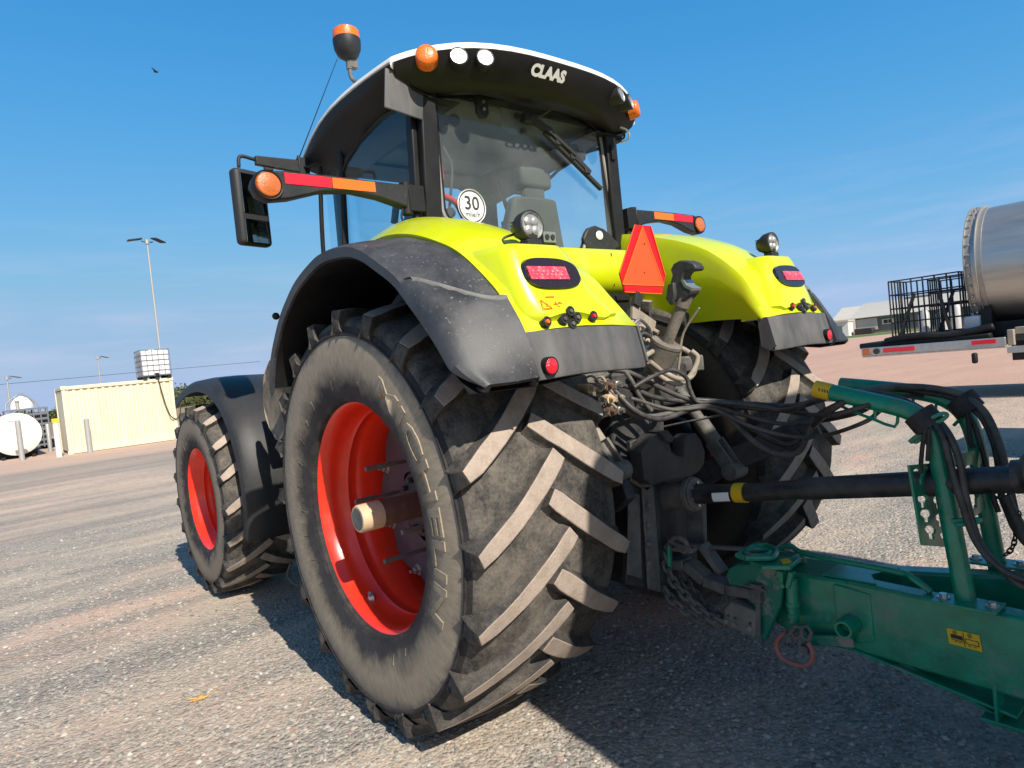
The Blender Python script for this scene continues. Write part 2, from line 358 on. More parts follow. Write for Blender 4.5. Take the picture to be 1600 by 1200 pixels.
# ================================================================== GROUND
def ground_mat(name='gravel ground'):
    m, n, b = newmat(name); N = n.nodes; K = n.links.new
    b.inputs['Roughness'].default_value = .9; b.inputs['Specular IOR Level'].default_value = .25
    tc = N.new('ShaderNodeTexCoord'); P = tc.outputs['Object']
    def noise_(scale, det=6, ro=.6, vec=P):
        q = N.new('ShaderNodeTexNoise'); q.inputs['Scale'].default_value = scale; q.inputs['Detail'].default_value = det; q.inputs['Roughness'].default_value = ro; K(vec, q.inputs['Vector']); return q.outputs['Fac']
    def mapv(sc, rot=0):
        q = N.new('ShaderNodeMapping'); q.inputs['Scale'].default_value = sc; q.inputs['Rotation'].default_value = (0, 0, rot); K(P, q.inputs[0]); return q.outputs[0]
    def rng(v, a, c, lo=0, hi=1):
        q = N.new('ShaderNodeMapRange'); q.inputs[1].default_value = a; q.inputs[2].default_value = c; q.inputs[3].default_value = lo; q.inputs[4].default_value = hi; K(v, q.inputs[0]); return q.outputs[0]
    def mix(f, a, c, bl='MIX'):
        q = N.new('ShaderNodeMix'); q.data_type = 'RGBA'; q.blend_type = bl
        for i, v in ((0, f), (6, a), (7, c)):
            if isinstance(v, tuple): q.inputs[i].default_value = (*v, 1)
            elif isinstance(v, (int, float)): q.inputs[i].default_value = v
            else: K(v, q.inputs[i])
        return q.outputs[2]
    def mth(op, a, c):
        q = N.new('ShaderNodeMath'); q.operation = op
        for i, v in enumerate((a, c)):
            if isinstance(v, (int, float)): q.inputs[i].default_value = v
            else: K(v, q.inputs[i])
        return q.outputs[0]
    # stones: two sizes of cells with their own grey
    v1 = N.new('ShaderNodeTexVoronoi'); v1.inputs['Scale'].default_value = 52; K(P, v1.inputs['Vector'])
    v2 = N.new('ShaderNodeTexVoronoi'); v2.inputs['Scale'].default_value = 26; v2.inputs['Randomness'].default_value = 1; K(P, v2.inputs['Vector'])
    g1 = N.new('ShaderNodeSeparateColor'); K(v1.outputs['Color'], g1.inputs[0]); g2 = N.new('ShaderNodeSeparateColor'); K(v2.outputs['Color'], g2.inputs[0])
    stone = N.new('ShaderNodeValToRGB'); e = stone.color_ramp.elements; e[0].position = 0; e[0].color = (.15, .14, .125, 1); e[1].position = 1; e[1].color = (.54, .49, .42, 1)
    for p, c in ((.3, (.25, .232, .205)), (.6, (.33, .302, .262)), (.85, (.40, .35, .29)), (.93, (.33, .21, .17))):
        q = e.new(p); q.color = (*c, 1)
    K(g1.outputs[0], stone.inputs[0])
    stone2 = N.new('ShaderNodeValToRGB'); e = stone2.color_ramp.elements; e[0].position = 0; e[0].color = (.15, .14, .13, 1); e[1].position = 1; e[1].color = (.40, .365, .32, 1)
    K(g2.outputs[1], stone2.inputs[0])
    st = mix(.35, stone.outputs[0], stone2.outputs[0])
    # fine dust that fills between the stones, tan with pink patches and wheel tracks
    big = noise_(.33, 5, .55); big2 = noise_(.9, 6, .6, mapv((1, .38, 1), R(28)))
    trk = noise_(1.7, 7, .62, mapv((1.0, .16, 1), R(22)))
    pink = mth('MULTIPLY', rng(big, .46, .62), rng(big2, .40, .62))
    fines = mix(rng(trk, .35, .7), (.42, .345, .265), (.54, .435, .33)); fines = mix(pink, fines, (.60, .35, .26))
    fmask = mth('ADD', rng(big2, .42, .60, -.05, .75), rng(trk, .42, .62, 0, .5))
    fmask = mth('MULTIPLY', fmask, rng(noise_(16, 5, .7), .3, .6, .5, 1.0))
    dark = rng(trk, .30, .47, 1, 0)
    c = mix(fmask, st, fines)
    c = mix(mth('MULTIPLY', dark, .42), c, (.17, .155, .135))
    # distance: grit averages out to a dusty pink-tan, with darker strips where traffic runs
    sp = N.new('ShaderNodeSeparateXYZ'); K(P, sp.inputs[0])
    far = mth('ADD', mth('MULTIPLY', sp.outputs[0], .77), mth('MULTIPLY', sp.outputs[1], -.64))
    ff = rng(far, 3.5, 11)
    strip = noise_(.55, 5, .6, mapv((1, .10, 1), R(40)))
    fc = mix(rng(strip, .38, .62), (.37, .31, .255), (.60, .44, .34))
    gr = rng(noise_(7, 9, .75), .32, .68, .62, 1.3); hf = N.new('ShaderNodeHueSaturation'); K(gr, hf.inputs['Value']); K(fc, hf.inputs['Color']); fc = hf.outputs[0]
    c = mix(mth('MULTIPLY', ff, .58), c, fc)
    # the pale pink apron in front of the container and the pink yard on the right
    ap = mth('MULTIPLY', rng(sp.outputs[0], 19.5, 21), rng(sp.outputs[0], 42, 36)); c = mix(mth('MULTIPLY', ap, .8), c, (.52, .36, .275))
    band_ = mth('MULTIPLY', rng(sp.outputs[0], 14.5, 16.5), rng(sp.outputs[0], 20.6, 19.2)); c = mix(mth('MULTIPLY', band_, .55), c, (.25, .22, .19))
    yr = rng(sp.outputs[1], -12, -17); c = mix(mth('MULTIPLY', yr, .8), c, (.50, .30, .22))
    K(c, b.inputs['Base Color'])
    # bump from the stones and from broader unevenness
    h1 = mth('MULTIPLY', v1.outputs['Distance'], -1.0); h2 = mth('MULTIPLY', v2.outputs['Distance'], -.8)
    rough_ = mth('ADD', mth('ADD', h1, h2), mth('MULTIPLY', noise_(9, 6, .65), 1.3))
    rough_ = mth('MULTIPLY', rough_, rng(fmask, .2, 1.0, 1, .45))
    bu = N.new('ShaderNodeBump'); bu.inputs['Strength'].default_value = .9; bu.inputs['Distance'].default_value = .011; K(rough_, bu.inputs['Height'])
    K(bu.outputs[0], b.inputs['Normal'])
    return m
M['ground'] = ground_mat()
b = MB()
b.add([(-60, -900, 0), (42, -900, 0), (42, 900, 0), (-60, 900, 0)], [(0, 1, 2, 3)])
b.add([(42, -900, 0), (42, 900, 0), (2600, 2500, 0), (2600, -2500, 0)], [(0, 1, 2, 3)])
g = b.build('ground', 'ground', None, smooth=False); tag(g, kind='structure')
M['field'] = mat('dry grass field', (.24, .20, .09), .9, dirt=(.30, .17, .09), amt=.9, scale=.05, vary=.3, sharp=.08)
b = MB(); b.add([(48, -60, .004), (48, 60, .004), (1500, 1500, .004), (1500, -500, .004)], [(0, 1, 2, 3)]); tag(b.build('field', 'field', None, smooth=False), kind='structure')

# loose stones lying on the near ground
def scatter_stones(n, name, seed, rmin, rmax, smin, smax):
    rs = np.random.default_rng(seed)
    rad = rmin+(rmax-rmin)*rs.random(n)**1.35; ang = np.radians(rs.uniform(-96, 14, n))
    cx, cy = CAM[0]+rad*np.cos(ang), CAM[1]+rad*np.sin(ang)
    base = np.array([(1, 0, 0), (.5, .87, 0), (-.5, .87, 0), (-1, 0, 0), (-.5, -.87, 0), (.5, -.87, 0), (.35, .3, .62), (-.4, .25, .7), (0, -.45, .6)], float)
    F_ = [(0, 1, 6), (1, 2, 7), (1, 7, 6), (2, 3, 7), (3, 4, 8), (3, 8, 7), (4, 5, 8), (5, 0, 6), (5, 6, 8), (6, 7, 8)]
    sz = smin+(smax-smin)*rs.random(n)**3.2
    V = base[None]*(1+rs.uniform(-.28, .28, (n, 9, 3)))
    V *= sz[:, None, None]*np.stack([np.ones(n), rs.uniform(.55, 1, n), rs.uniform(.45, .95, n)], 1)[:, None, :]
    a = rs.uniform(0, 2*np.pi, n); c, s_ = np.cos(a), np.sin(a); x = V[..., 0]*c[:, None]-V[..., 1]*s_[:, None]; y = V[..., 0]*s_[:, None]+V[..., 1]*c[:, None]
    V = np.stack([x+cx[:, None], y+cy[:, None], V[..., 2]-.0008+.001], 2).reshape(-1, 3)
    Fc = (np.array(F_)[None]+np.arange(n)[:, None, None]*9).reshape(-1, 3)
    me = bpy.data.meshes.new(name); me.vertices.add(len(V)); me.vertices.foreach_set('co', V.ravel().astype(np.float32))
    me.loops.add(len(Fc)*3); me.loops.foreach_set('vertex_index', Fc.ravel().astype(np.int32)); me.polygons.add(len(Fc))
    me.polygons.foreach_set('loop_start', np.arange(0, len(Fc)*3, 3, dtype=np.int32)); me.polygons.foreach_set('loop_total', np.full(len(Fc), 3, np.int32)); me.update(calc_edges=True); me.validate()
    me.materials.append(M['stones']); o = bpy.data.objects.new(name, me); col.objects.link(o)
    return tag(o, 'loose angular grey and tan stones spread over the near yard', 'gravel', kind='stuff')
def stone_mat():
    m, n, b = newmat('loose stone'); N = n.nodes; K = n.links.new
    b.inputs['Roughness'].default_value = .85; b.inputs['Specular IOR Level'].default_value = .25
    g_ = N.new('ShaderNodeNewGeometry'); r = N.new('ShaderNodeValToRGB'); e = r.color_ramp.elements
    e[0].position = 0; e[0].color = (.16, .15, .13, 1); e[1].position = 1; e[1].color = (.56, .51, .45, 1)
    for p, c in ((.3, (.27, .25, .22)), (.6, (.35, .32, .275)), (.88, (.42, .37, .31)), (.93, (.36, .20, .16)), (.955, (.45, .42, .37))): q = e.new(p); q.color = (*c, 1)
    K(g_.outputs['Random Per Island'], r.inputs[0]); K(r.outputs[0], b.inputs['Base Color']); return m
M['stones'] = stone_mat()
scatter_stones(95000, 'gravel', 5, 1.1, 10.5, .0045, .018)

# bits lying about: dry leaf tuft
b = MB(); rnd = random.Random(2); c0 = gp(312, 1094)
for k in range(14):
    a = rnd.uniform(0, 6.28); l = rnd.uniform(.02, .055); p = c0+Vector((rnd.uniform(-.02, .02), rnd.uniform(-.02, .02), .006)); q = p+Vector((math.cos(a)*l, math.sin(a)*l, rnd.uniform(0, .012))); w = Vector((-math.sin(a), math.cos(a), 0))*.007
    b.add([p-w, q, p+w, p.lerp(q, .5)+Vector((0, 0, .006))], [(0, 1, 3), (1, 2, 3), (0, 3, 2)])
b.tube([c0, c0+Vector((.03, -.09, .008)), c0+Vector((.08, -.13, .004))], .0022, 5, smooth=4)
tag(b.build('dry_leaf', mat('dry leaf', (.55, .33, .10), .8), None), 'small dry ochre leaf tuft lying alone on the gravel', 'leaf')

# ================================================================== FAR LEFT
def tube_between(b, p, q, r, n=8): b.tube([p, q], r, n)
M['cream'] = mat('cream container paint', (.68, .62, .44), .55, dirt=(.45, .33, .2), amt=.35, scale=2.2, stretch=(1, 1, .2), pos=.62)
M['pale'] = mat('pale grey galvanised', (.42, .42, .41), .5, metal=.3, dirt=(.25, .24, .22), amt=.4, scale=12)
M['tankwhite'] = mat('white tank paint', (.78, .78, .75), .45, dirt=(.5, .46, .4), amt=.35, scale=1.6)
M['cage'] = mat('galvanised cage', (.17, .18, .2), .5, metal=.4)
M['poly'] = mat('white translucent plastic', (.72, .73, .74), .4, dirt=(.5, .5, .5), amt=.4, scale=4)
M['bush'] = mat('bush leaves', (.045, .07, .018), .8, dirt=(.10, .10, .03), amt=.8, scale=3, sharp=.1)
M['asph'] = mat('dark shade green', (.03, .05, .02), .9)
ct_ = thing('shipping_container', 'cream corrugated steel shipping container on the far left of the yard', 'container', (25.5, -1.75, 0))
O = Vector((25.5, -1.75, 0))
Yl, Yr, H = .05, -3.56, 2.43
b = MB(); rows = []; n = 15; prof = []
per = (Yl-.10-(Yr+.10))/n
for k in range(n):
    y = Yl-.10-per*k
    for dy, dx in ((0, 0), (.35, 0), (.5, .045), (.85, .045)): prof.append((25.53+dx, y-per*dy))
prof.append((25.53, Yr+.10))
b.grid([[(x, y, z) for x, y in prof] for z in (.18, H-.10)]); b.build('corrugated_wall', 'cream', ct_, loc=O, smooth=False)
b = MB(); b.box((26.75, (Yl+Yr)/2, H-.04), (2.4, Yl-Yr-.06, .06)); b.box((26.75, (Yl+Yr)/2, .22), (2.4, Yl-Yr-.1, .1)); b.box((27.9, (Yl+Yr)/2, 1.2), (.05, Yl-Yr-.1, 2.2)); b.box((26.7, Yr+.04, 1.2), (2.3, .04, 2.2)); b.box((26.7, Yl-.04, 1.2), (2.3, .04, 2.2))
b.build('container_shell', 'cream', ct_, loc=O)
b = MB()
for y in (Yl-.05, Yr+.05):
    for x in (25.56, 27.9): b.box((x, y, H/2), (.14, .12, H))
for y in (Yl-.05, Yr+.05): b.box((26.7, y, H-.05), (2.3, .10, .10))
for x in (25.54, 27.9): b.box((x, (Yl+Yr)/2, H-.05), (.09, Yl-Yr, .12)); b.box((x, (Yl+Yr)/2, .10), (.09, Yl-Yr, .17))
for y in (Yl-.05, Yr+.05):
    for z in (.06, H-.04): b.box((25.55, y, z), (.18, .17, .13))
b.build('container_frame', 'cream', ct_, loc=O, bevel=.01)
# cube tote on the roof
def tote(name, O, sx, sy, sz, label, m_bot='poly', cage='cage', full=True, group=None):
    r = thing(name, label, 'tote tank', O, 0, group)
    if full:
        b = MB(); b.box((0, 0, .14+(sz-.16)/2), (sx-.06, sy-.06, sz-.18)); b.cyl((0, 0, sz-.03), (0, 0, sz+.03), .11, n=16); bo = b.build('bottle', m_bot, r, bevel=.05)
        b = MB(); b.box((-sx/2+.02, 0, .17), (.05, .14, .12)); b.cyl((-sx/2+.02, 0, .17), (-sx/2-.08, 0, .15), .05, n=12); b.build('valve', 'black2', bo)
    b = MB()
    for z in np.linspace(.14, sz, 6):
        for a, c in (((-1, -1), (1, -1)), ((1, -1), (1, 1)), ((1, 1), (-1, 1)), ((-1, 1), (-1, -1))): b.tube([(a[0]*sx/2, a[1]*sy/2, z), (c[0]*sx/2, c[1]*sy/2, z)], .011, 6)
    for k in range(6):
        t = -1+2*k/5
        for s in (1, -1): b.tube([(t*sx/2, s*sy/2, .1), (t*sx/2, s*sy/2, sz)], .011, 6); b.tube([(s*sx/2, t*sy/2, .1), (s*sx/2, t*sy/2, sz)], .011, 6)
    b.build('cage', cage, r)
    b = MB(); b.box((0, 0, .12), (sx, sy, .03))
    for a in (-1, 0, 1):
        for c in (-1, 0, 1): b.box((a*(sx/2-.08), c*(sy/2-.08), .055), (.14, .14, .10))
    b.build('pallet_base', 'black2' if full else 'cage', r)
    return r
tote('tote_tank', (26.0, -3.05, H+.005), 1.15, 1.0, 1.14, 'white plastic cube tank in a grey cage on top of the cream container')
b = MB(); b.tube([(25.44, -3.02, H+.14), (25.44, -3.08, H-.1), (25.44, -3.2, 1.5), (25.44, -3.35, .95), (25.44, -3.55, .82), (25.40, -3.68, 1.0), (25.40, -3.72, 1.45), (25.42, -3.66, 1.6)], .022, 8, smooth=6)
tag(b.build('drain_hose', 'hose', None), 'dark hose looping down the front of the cream container', 'hose')
# big white cylindrical tank end-on
c = gp(33, 716); R0 = .76
tw = thing('white_tank', 'big white cylindrical tank lying end-on at the far left edge', 'tank', (c.x, c.y, 0))
b = MB(); b.lathe([(0, .22), (.3, .20), (.6, .13), (.78, .04), (R0, -.08), (R0, -3.6), (.7, -3.75), (0, -3.85)], (.1, .05, R0+.14), 'x', -1, 48); b.build('tank_barrel', 'tankwhite', tw)
b = MB()
for x in (.6, 2.8): b.box((x, .05, .12), (.25, 1.2, .24))
b.box((1.7, -.4, .05), (3.6, .12, .10)); b.box((1.7, .5, .05), (3.6, .12, .10)); b.build('cradle', 'black2', tw)
b = MB(); b.cyl((.3, -.1, 1.8), (.3, -.1, 2.1), .06, n=10); b.cyl((.3, -.1, 2.1), (.3, -.1, 2.13), .10, n=10); b.build('vent_pipe', 'pale', tw)
# bollards
for k, (x, y, h, lab) in enumerate(((35, 719, 1.42, 'grey steel bollard standing in front of the white tank end'), (79, 705.5, 1.12, 'slim pale bollard furthest back, left of the one with a yellow top'), (141, 707, 1.22, 'grey steel bollard standing in front of the cream container wall'))):
    c = gp(x, y); b = MB(); r_ = .085 if k != 1 else .075
    b.lathe([(0, 0), (r_, 0), (r_, h-.03), (r_*.7, h), (0, h+.01)], (0, 0, 0), 'z', 1, 20)
    if k == 0: b.box((.0, .14, h-.02), (.05, .32, .06))
    o = b.build('bollard', 'pale', None); o.location = (c.x, c.y, 0); tag(o, lab, 'bollard', 'bollards by the container')
c = gp(93, 714); bt = thing('bollard', 'white bollard with a yellow box on its top, left of the container', 'bollard', (c.x, c.y, 0), 0, 'bollards by the container')
b = MB(); b.lathe([(0, 0), (.085, 0), (.085, 1.2), (0, 1.2)], (0, 0, 0), 'z', 1, 20); b.build('post', 'tankwhite', bt)
b = MB(); b.box((0, 0, 1.27), (.16, .2, .15)); b.build('yellow_top', 'yellow', bt, bevel=.01)
# caged rack with a white dome tank
c = Vector((32.5, .75, 0)); rk = thing('tank_rack', 'grey stacked cage rack with a white rounded tank on top', 'rack', c)
b = MB()
for y in np.linspace(-.75, .75, 7): b.box((0, y, .95), (.05, .05, 1.7)); b.box((1.0, y, .95), (.05, .05, 1.7))
for z in np.linspace(.2, 1.8, 8): b.box((0, 0, z), (.06, 1.55, .07)); b.box((1.0, 0, z), (.06, 1.55, .07)); b.box((.5, .76, z), (1, .04, .04)); b.box((.5, -.76, z), (1, .04, .04))
b.build('cage_frame', 'cage', rk)
b = MB()
for y in (-.4, .35):
    for z in (.5, 1.3): b.box((.5, y, z), (.7, .6, .65))
b.build('crate', 'midsteel', rk, bevel=.03)
b = MB(); b.lathe([(0, .55), (.15, .54), (.33, .44), (.42, .25), (.44, 0), (0, 0)], (.4, .1, 1.85), 'z', 1, 24); b.build('dome_tank', 'tankwhite', rk)
b = MB(); b.tube([(.0, -.5, 1.8), (.1, -.3, 2.15), (.2, .1, 2.5), (.2, .3, 2.4), (.1, .65, 2.1), (.0, .7, 1.8)], .03, 8, smooth=5); b.build('guard_hoop', 'cage', rk)
# low dark pallet load beside the container
b = MB(); c = gp(108, 697); b.box((0, 0, .16), (1.2, .9, .10)); b.box((.1, 0, .28), (.9, .7, .14)); b.box((0, 0, .05), (1.2, .8, .06)); o = b.build('pallet', 'black2', None, bevel=.01); o.location = (c.x+1.5, c.y+.5, 0); tag(o, 'low dark pallet on the ground just left of the container', 'pallet')
# floodlight mast behind the container, and two distant ones
def mast(x, y, h, name, label, heads=2, r=.085, group=None):
    t = thing(name, label, 'light mast', (x, y, 0), 0, group)
    b = MB(); b.cyl((0, 0, 0), (0, 0, h), r, r*.55, n=14); b.cyl((0, 0, 0), (0, 0, .4), r*1.6, n=14); b.build('pole', 'pale', t)
    b = MB(); b.cyl((0, 0, h-.08), (0, 0, h+.16), r*1.3, n=12); b.build('pole_cap', 'pale', t)
    b = MB(); b.box((-.25, -.55, h+.10), (.42, .75, .07), Matrix.Rotation(R(14), 3, 'X') @ Matrix.Rotation(R(35), 3, 'Z')); b.bar((0, 0, h), (-.05, -.3, h+.04), .06, .06); b.build('lamp_head', 'ink' if heads else 'cage', t, bevel=.01)
    if heads == 2:
        b = MB(); b.box((.05, .62, h+.16), (.42, .75, .06), Matrix.Rotation(R(-10), 3, 'X')); b.bar((0, 0, h), (0, .3, h+.08), .05, .05); b.build('lamp_head', 'ink', t, bevel=.01)
    return t
mast(40, -6.3, 10.8, 'floodlight_mast', 'tall pale floodlight mast with two lamp heads rising behind the container')
mast(75, -7.9, 6.4, 'floodlight_mast', 'distant light mast just above the container roof, middle of the three', 0, .10)
mast(64, -.0, 4.55, 'floodlight_mast', 'distant light mast rising behind the white tank, leftmost of the three', 0, .10)
# power line far off
b = MB(); b.tube([(180, 60, 9.5), (180, 20, 8.4), (180, -60, 9.2)], .05, 5, smooth=8); tag(b.build('power_line', 'ink', None), 'thin power line sagging across the low sky at the far left', 'cable')
# distant red tractor on the bank
c = Vector((96, 1.1, 0)); rt = thing('distant_tractor', 'tiny red tractor parked beyond the white tank at the far left', 'tractor', c)
b = MB(); b.box((-.2, -.7, 1.35), (1.2, 1.6, 1.0), Matrix.Rotation(.3, 3, 'X')); b.box((0, -.2, 1.9), (1.1, .9, .5)); b.build('body', mat('distant red', (.6, .02, .03), .4), rt, bevel=.1)
b = MB(); b.cyl((0, 1.0, .85), (.5, 1.0, .85), .8, n=20); b.box((0, .9, 1.7), (1.3, 1.2, 1.0)); b.build('cab', 'ink', rt, bevel=.08)
b = MB(); b.cyl((-.3, -1.9, .75), (.3, -1.9, .75), .7, n=20); b.cyl((-.3, .2, .6), (.3, .2, .6), .55, n=20); b.build('wheel', 'black2', rt)
b = MB(); b.box((2, .8, 1.0), (1.5, 9, .25)); b.box((2, 1.2, .5), (1.2, 8, .6)); o = b.build('loading_ramp', 'flap', None, bevel=.05); o.location = (98, 1.8, -.1); tag(o, 'low dark bank on which the distant red tractor sits', 'ramp')
# distant bushes: one mass of leaf clumps
def leafmass(name, spots, seed, label, m_='bush', leaf=.20, dens=60):
    rs = np.random.default_rng(seed); V = []; Fc = []
    for (x, y, z, rx, ry, rz) in spots:
        n = int(dens*rx*ry); 
        for k in range(n):
            d_ = rs.normal(size=3); d_ /= np.linalg.norm(d_); q = rs.uniform(.55, 1.05); c = np.array([x, y, z])+d_*np.array([rx, ry, rz])*q
            if c[2] < 0: continue
            a, b_ = rs.normal(size=3), rs.normal(size=3); a = a/np.linalg.norm(a)*leaf*rs.uniform(.5, 1.3); b_ = b_/np.linalg.norm(b_)*leaf*rs.uniform(.4, 1)
            i = len(V); V += [c-a, c+b_, c+a, c-b_]; Fc.append((i, i+1, i+2, i+3))
    b = MB(); b.add([tuple(v) for v in V], Fc)
    me = bpy.data.meshes.new(name); me.from_pydata(b.v, [], b.f); me.materials.append(M[m_]); o = bpy.data.objects.new(name, me); col.objects.link(o)
    return tag(o, label, 'bushes', kind='stuff')
rs = random.Random(8); sp_ = []
for k in range(46):
    y = 14-k*1.15+rs.uniform(-.6, .6); x = 120+rs.uniform(-6, 10); hh = rs.uniform(.7, 1.5) if y > -22 else rs.uniform(1.4, 2.4)
    sp_.append((x, y, hh*.55, 2.0, 1.6, hh))
leafmass('distant_bushes', sp_, 3, 'low green bushes along the far edge of the field at left', leaf=.28, dens=90)
sp_ = []
for k in range(26):
    y = -24-k*2.4; sp_.append((150+rs.uniform(-6, 6), y, 1.2, 2.4, 2.2, rs.uniform(2.2, 3.8)))
leafmass('distant_bushes', sp_, 4, 'taller bushes glimpsed between the container and the front wheel', leaf=.35, dens=60)
# bird
c = at(244, 112, 'z', 22); bt = MB(); r_ = Vector(_r); u_ = Vector((0, 0, 1)); f_ = Vector(_f)
bt.tube([c-r_*.16, c, c+r_*.15], lambda t: .015+.06*math.sin(math.pi*t), 8, smooth=4)
bt.grid([[c+r_*(.08-.05*k)+f_*(.36*s*k/3)+u_*(.10*k/3-.02*k*k/9), c-r_*(.10-.0*k)+f_*(.36*s*k/3)+u_*(.10*k/3)] for s in (1,) for k in range(4)], thick=.01)
bt.grid([[c+r_*(.08-.05*k)-f_*(.36*k/3)+u_*(.10*k/3), c-r_*(.10)-f_*(.36*k/3)+u_*(.10*k/3)] for k in range(4)], thick=.01)
tag(bt.build('bird', 'ink', None), 'small dark bird flying high in the blue sky, upper left', 'bird')

# ================================================================== FAR RIGHT
M['roofing'] = mat('pale metal roofing', (.50, .47, .41), .5, dirt=(.36, .33, .28), amt=.5, scale=.3, stretch=(1, 3, 1))
M['siding'] = mat('grey green siding', (.115, .15, .125), .7, vary=.1, scale=.4)
M['wallwhite'] = mat('white wall', (.62, .62, .58), .6)
M['grass'] = mat('mown grass', (.07, .13, .02), .9, vary=.25, scale=.6)
O = gp(1333, 521); O = Vector((O.x, O.y, 0)); dist = 150
def far(px, py_unused=0, D=dist):
    d_ = ray(px, 520); d_ = Vector((d_[0], d_[1], 0)); return Vector((CAM[0], CAM[1], 0))+d_*D
pa, pb = far(1338, D=150), far(1560, D=132)
ux = (pb-pa).normalized(); uy = Vector((-ux.y, ux.x, 0)); 
if uy.dot(pa-Vector((CAM[0], CAM[1], 0))) < 0: uy = -uy
bn = thing('barn', 'long low farm building with a pale metal roof and grey green wall, far right', 'building', pa)
Lb = (pb-pa).length; eh, rh = 4.0, 7.2
def W(u, v, z): return ux*u+uy*v+Vector((0, 0, z))
b = MB(); b.add([W(0, 0, 0), W(Lb, 0, 0), W(Lb, 0, eh), W(0, 0, eh), W(0, 22, 0), W(0, 22, eh), W(0, 11, rh), W(Lb, 22, 0), W(Lb, 22, eh), W(Lb, 11, rh)], [(0, 1, 2, 3), (0, 3, 6, 5, 4), (1, 7, 8, 9, 2), (4, 5, 8, 7)]); b.build('wall', 'siding', bn)
b = MB(); b.grid([[W(-1, -1, eh-.25), W(Lb+1, -1, eh-.25)], [W(-1, 11, rh), W(Lb+1, 11, rh)], [W(-1, 23, eh-.25), W(Lb+1, 23, eh-.25)]], thick=.15)
b.build('roof', 'roofing', bn)
b = MB(); b.bar(W(8, 10.5, rh+.1), W(13, 10.5, rh+.1), .5, .3); b.build('ridge_vent', 'cage', bn)
b = MB(); b.bar(W(5.5, -.2, 2.35), W(7.8, -.2, 2.35), .1, 1.1); wn_ = b.build('window', 'wallwhite', bn)
b = MB(); b.bar(W(5.8, -.28, 2.35), W(6.6, -.28, 2.35), .05, .8); b.bar(W(6.75, -.28, 2.35), W(7.5, -.28, 2.35), .05, .8); b.build('pane', 'ink', wn_)
b = MB(); b.bar(W(-3.2, -3, 1.6), W(-.2, -3, 1.6), 3.5, 3.2); b.build('white_annex', 'wallwhite', bn)
b = MB(); b.bar(W(-3.5, -3, 3.4), W(0, -3, 3.4), 4.2, .4); b.build('annex_roof', 'roofing', bn)
b = MB(); b.bar(W(-2.6, -4.8, 1.2), W(-1.4, -4.8, 1.2), .1, 2.3); b.build('annex_door', 'siding', bn)
b = MB(); b.bar(W(.2, -.3, 2.1), W(4.6, -.3, 2.1), .1, 2.6); sh_ = b.build('sliding_door', 'roofing', bn)
b = MB(); b.bar(W(.4, -2, .7), W(4.2, -2, .7), 2, 1.3); b.build('stored_bale', 'ink', bn, bevel=.2)
pc, pd = far(1300, D=210), far(1420, D=200); b = MB(); vx = (pd-pc)
b.add([(0, 0, 0), tuple(vx), tuple(vx+Vector((0, 0, 4.6))), (0, 0, 4.6), tuple(vx*1.0+uy*12+Vector((0, 0, 8.6))), tuple(uy*12+Vector((0, 0, 8.6)))], [(0, 1, 2, 3), (3, 2, 4, 5)]); b.add([(0, 0, 0), tuple(uy*24), tuple(uy*24+Vector((0, 0, 4.6))), tuple(uy*12+Vector((0, 0, 8.6))), (0, 0, 4.6)], [(0, 1, 2, 3, 4)])
o = b.build('far_shed', 'roofing', None); o.location = pc; tag(o, 'pale shed roof showing behind the left end of the farm building', 'building')
ga, gb, gc, gd = far(1290, D=95), far(1600, D=80), far(1600, D=131), far(1290, D=149)
b = MB(); b.add([tuple(v+Vector((0, 0, .004))) for v in (far(1322, D=112), far(1560, D=110), far(1560, D=131), far(1315, D=146))], [(0, 1, 2, 3)]); tag(b.build('grass_verge', 'grass', None, smooth=False), kind='structure')
# a row of tanks and white machines far behind the cages
for k, (px, D, h, r_) in enumerate(((1475, 60, 2.4, .55), (1496, 60, 2.9, .5), (1446, 62, 2.6, .5))):
    c = far(px, D=D); b = MB(); b.lathe([(0, 0), (r_, 0), (r_, h*.85), (r_*.6, h), (0, h+.1)], (0, 0, 0), 'z', 1, 20); o = b.build('storage_silo', 'pale', None); o.location = c
    tag(o, ['pale upright silo in the middle of the three seen through the cages', 'pale upright silo tallest of the three, closest to the steel drum', 'pale upright silo leftmost of the three seen through the cages'][k], 'silo', 'silos behind the caged load')

MB.flip = True
# flatbed trailer with the riveted steel drum
TA, TB = at(1352, 548, 'z', 1.0), None
D0 = Vector((2.98, -12.4, 0)); ang_ = R(180+2)       # bed runs towards -X
fb = thing('flatbed_trailer', 'silver edged flatbed trailer with red markers carrying the steel drum', 'trailer', D0, ang_)
LB = 9.5
b = MB(); b.box((LB/2+1.9, -1.25, .98), (LB, 2.4, .10)); b.box((LB/2+1.9, -.35, .78), (LB, .14, .35)); b.box((LB/2+1.9, -2.0, .78), (LB, .14, .35)); b.box((.9, -1.25, .93), (2.0, 2.3, .08)); b.build('trailer_bed', 'ink', fb, bevel=.01)
b = MB(); b.box((LB/2+1.9, .0, .80), (LB, .08, .11)); b.build('side_rail', 'chrome', fb, bevel=.008)
b = MB(); b.bar((-.35, -.02, .945), (1.9, .04, .945), .09, .14); b.bar((-.35, -.02, .855), (1.9, .04, .855), .05, .03); tr_ = b.build('tail_rail', 'chrome', fb, bevel=.008)
b = MB(); b.box((.30, .06, .945), (.52, .02, .08)); b.build('red_marker', 'redlens', tr_); b = MB(); b.box((1.60, .085, .96), (.34, .02, .07)); b.build('red_marker', 'redlens', tr_)
b = MB(); b.cyl((-.08, .03, .94), (-.08, .06, .94), .055, n=18); b.build('side_lamp', 'smoke', tr_)
b = MB(); b.box((-.26, .045, .94), (.12, .02, .12)); b.build('amber_marker', 'orangelens', tr_)
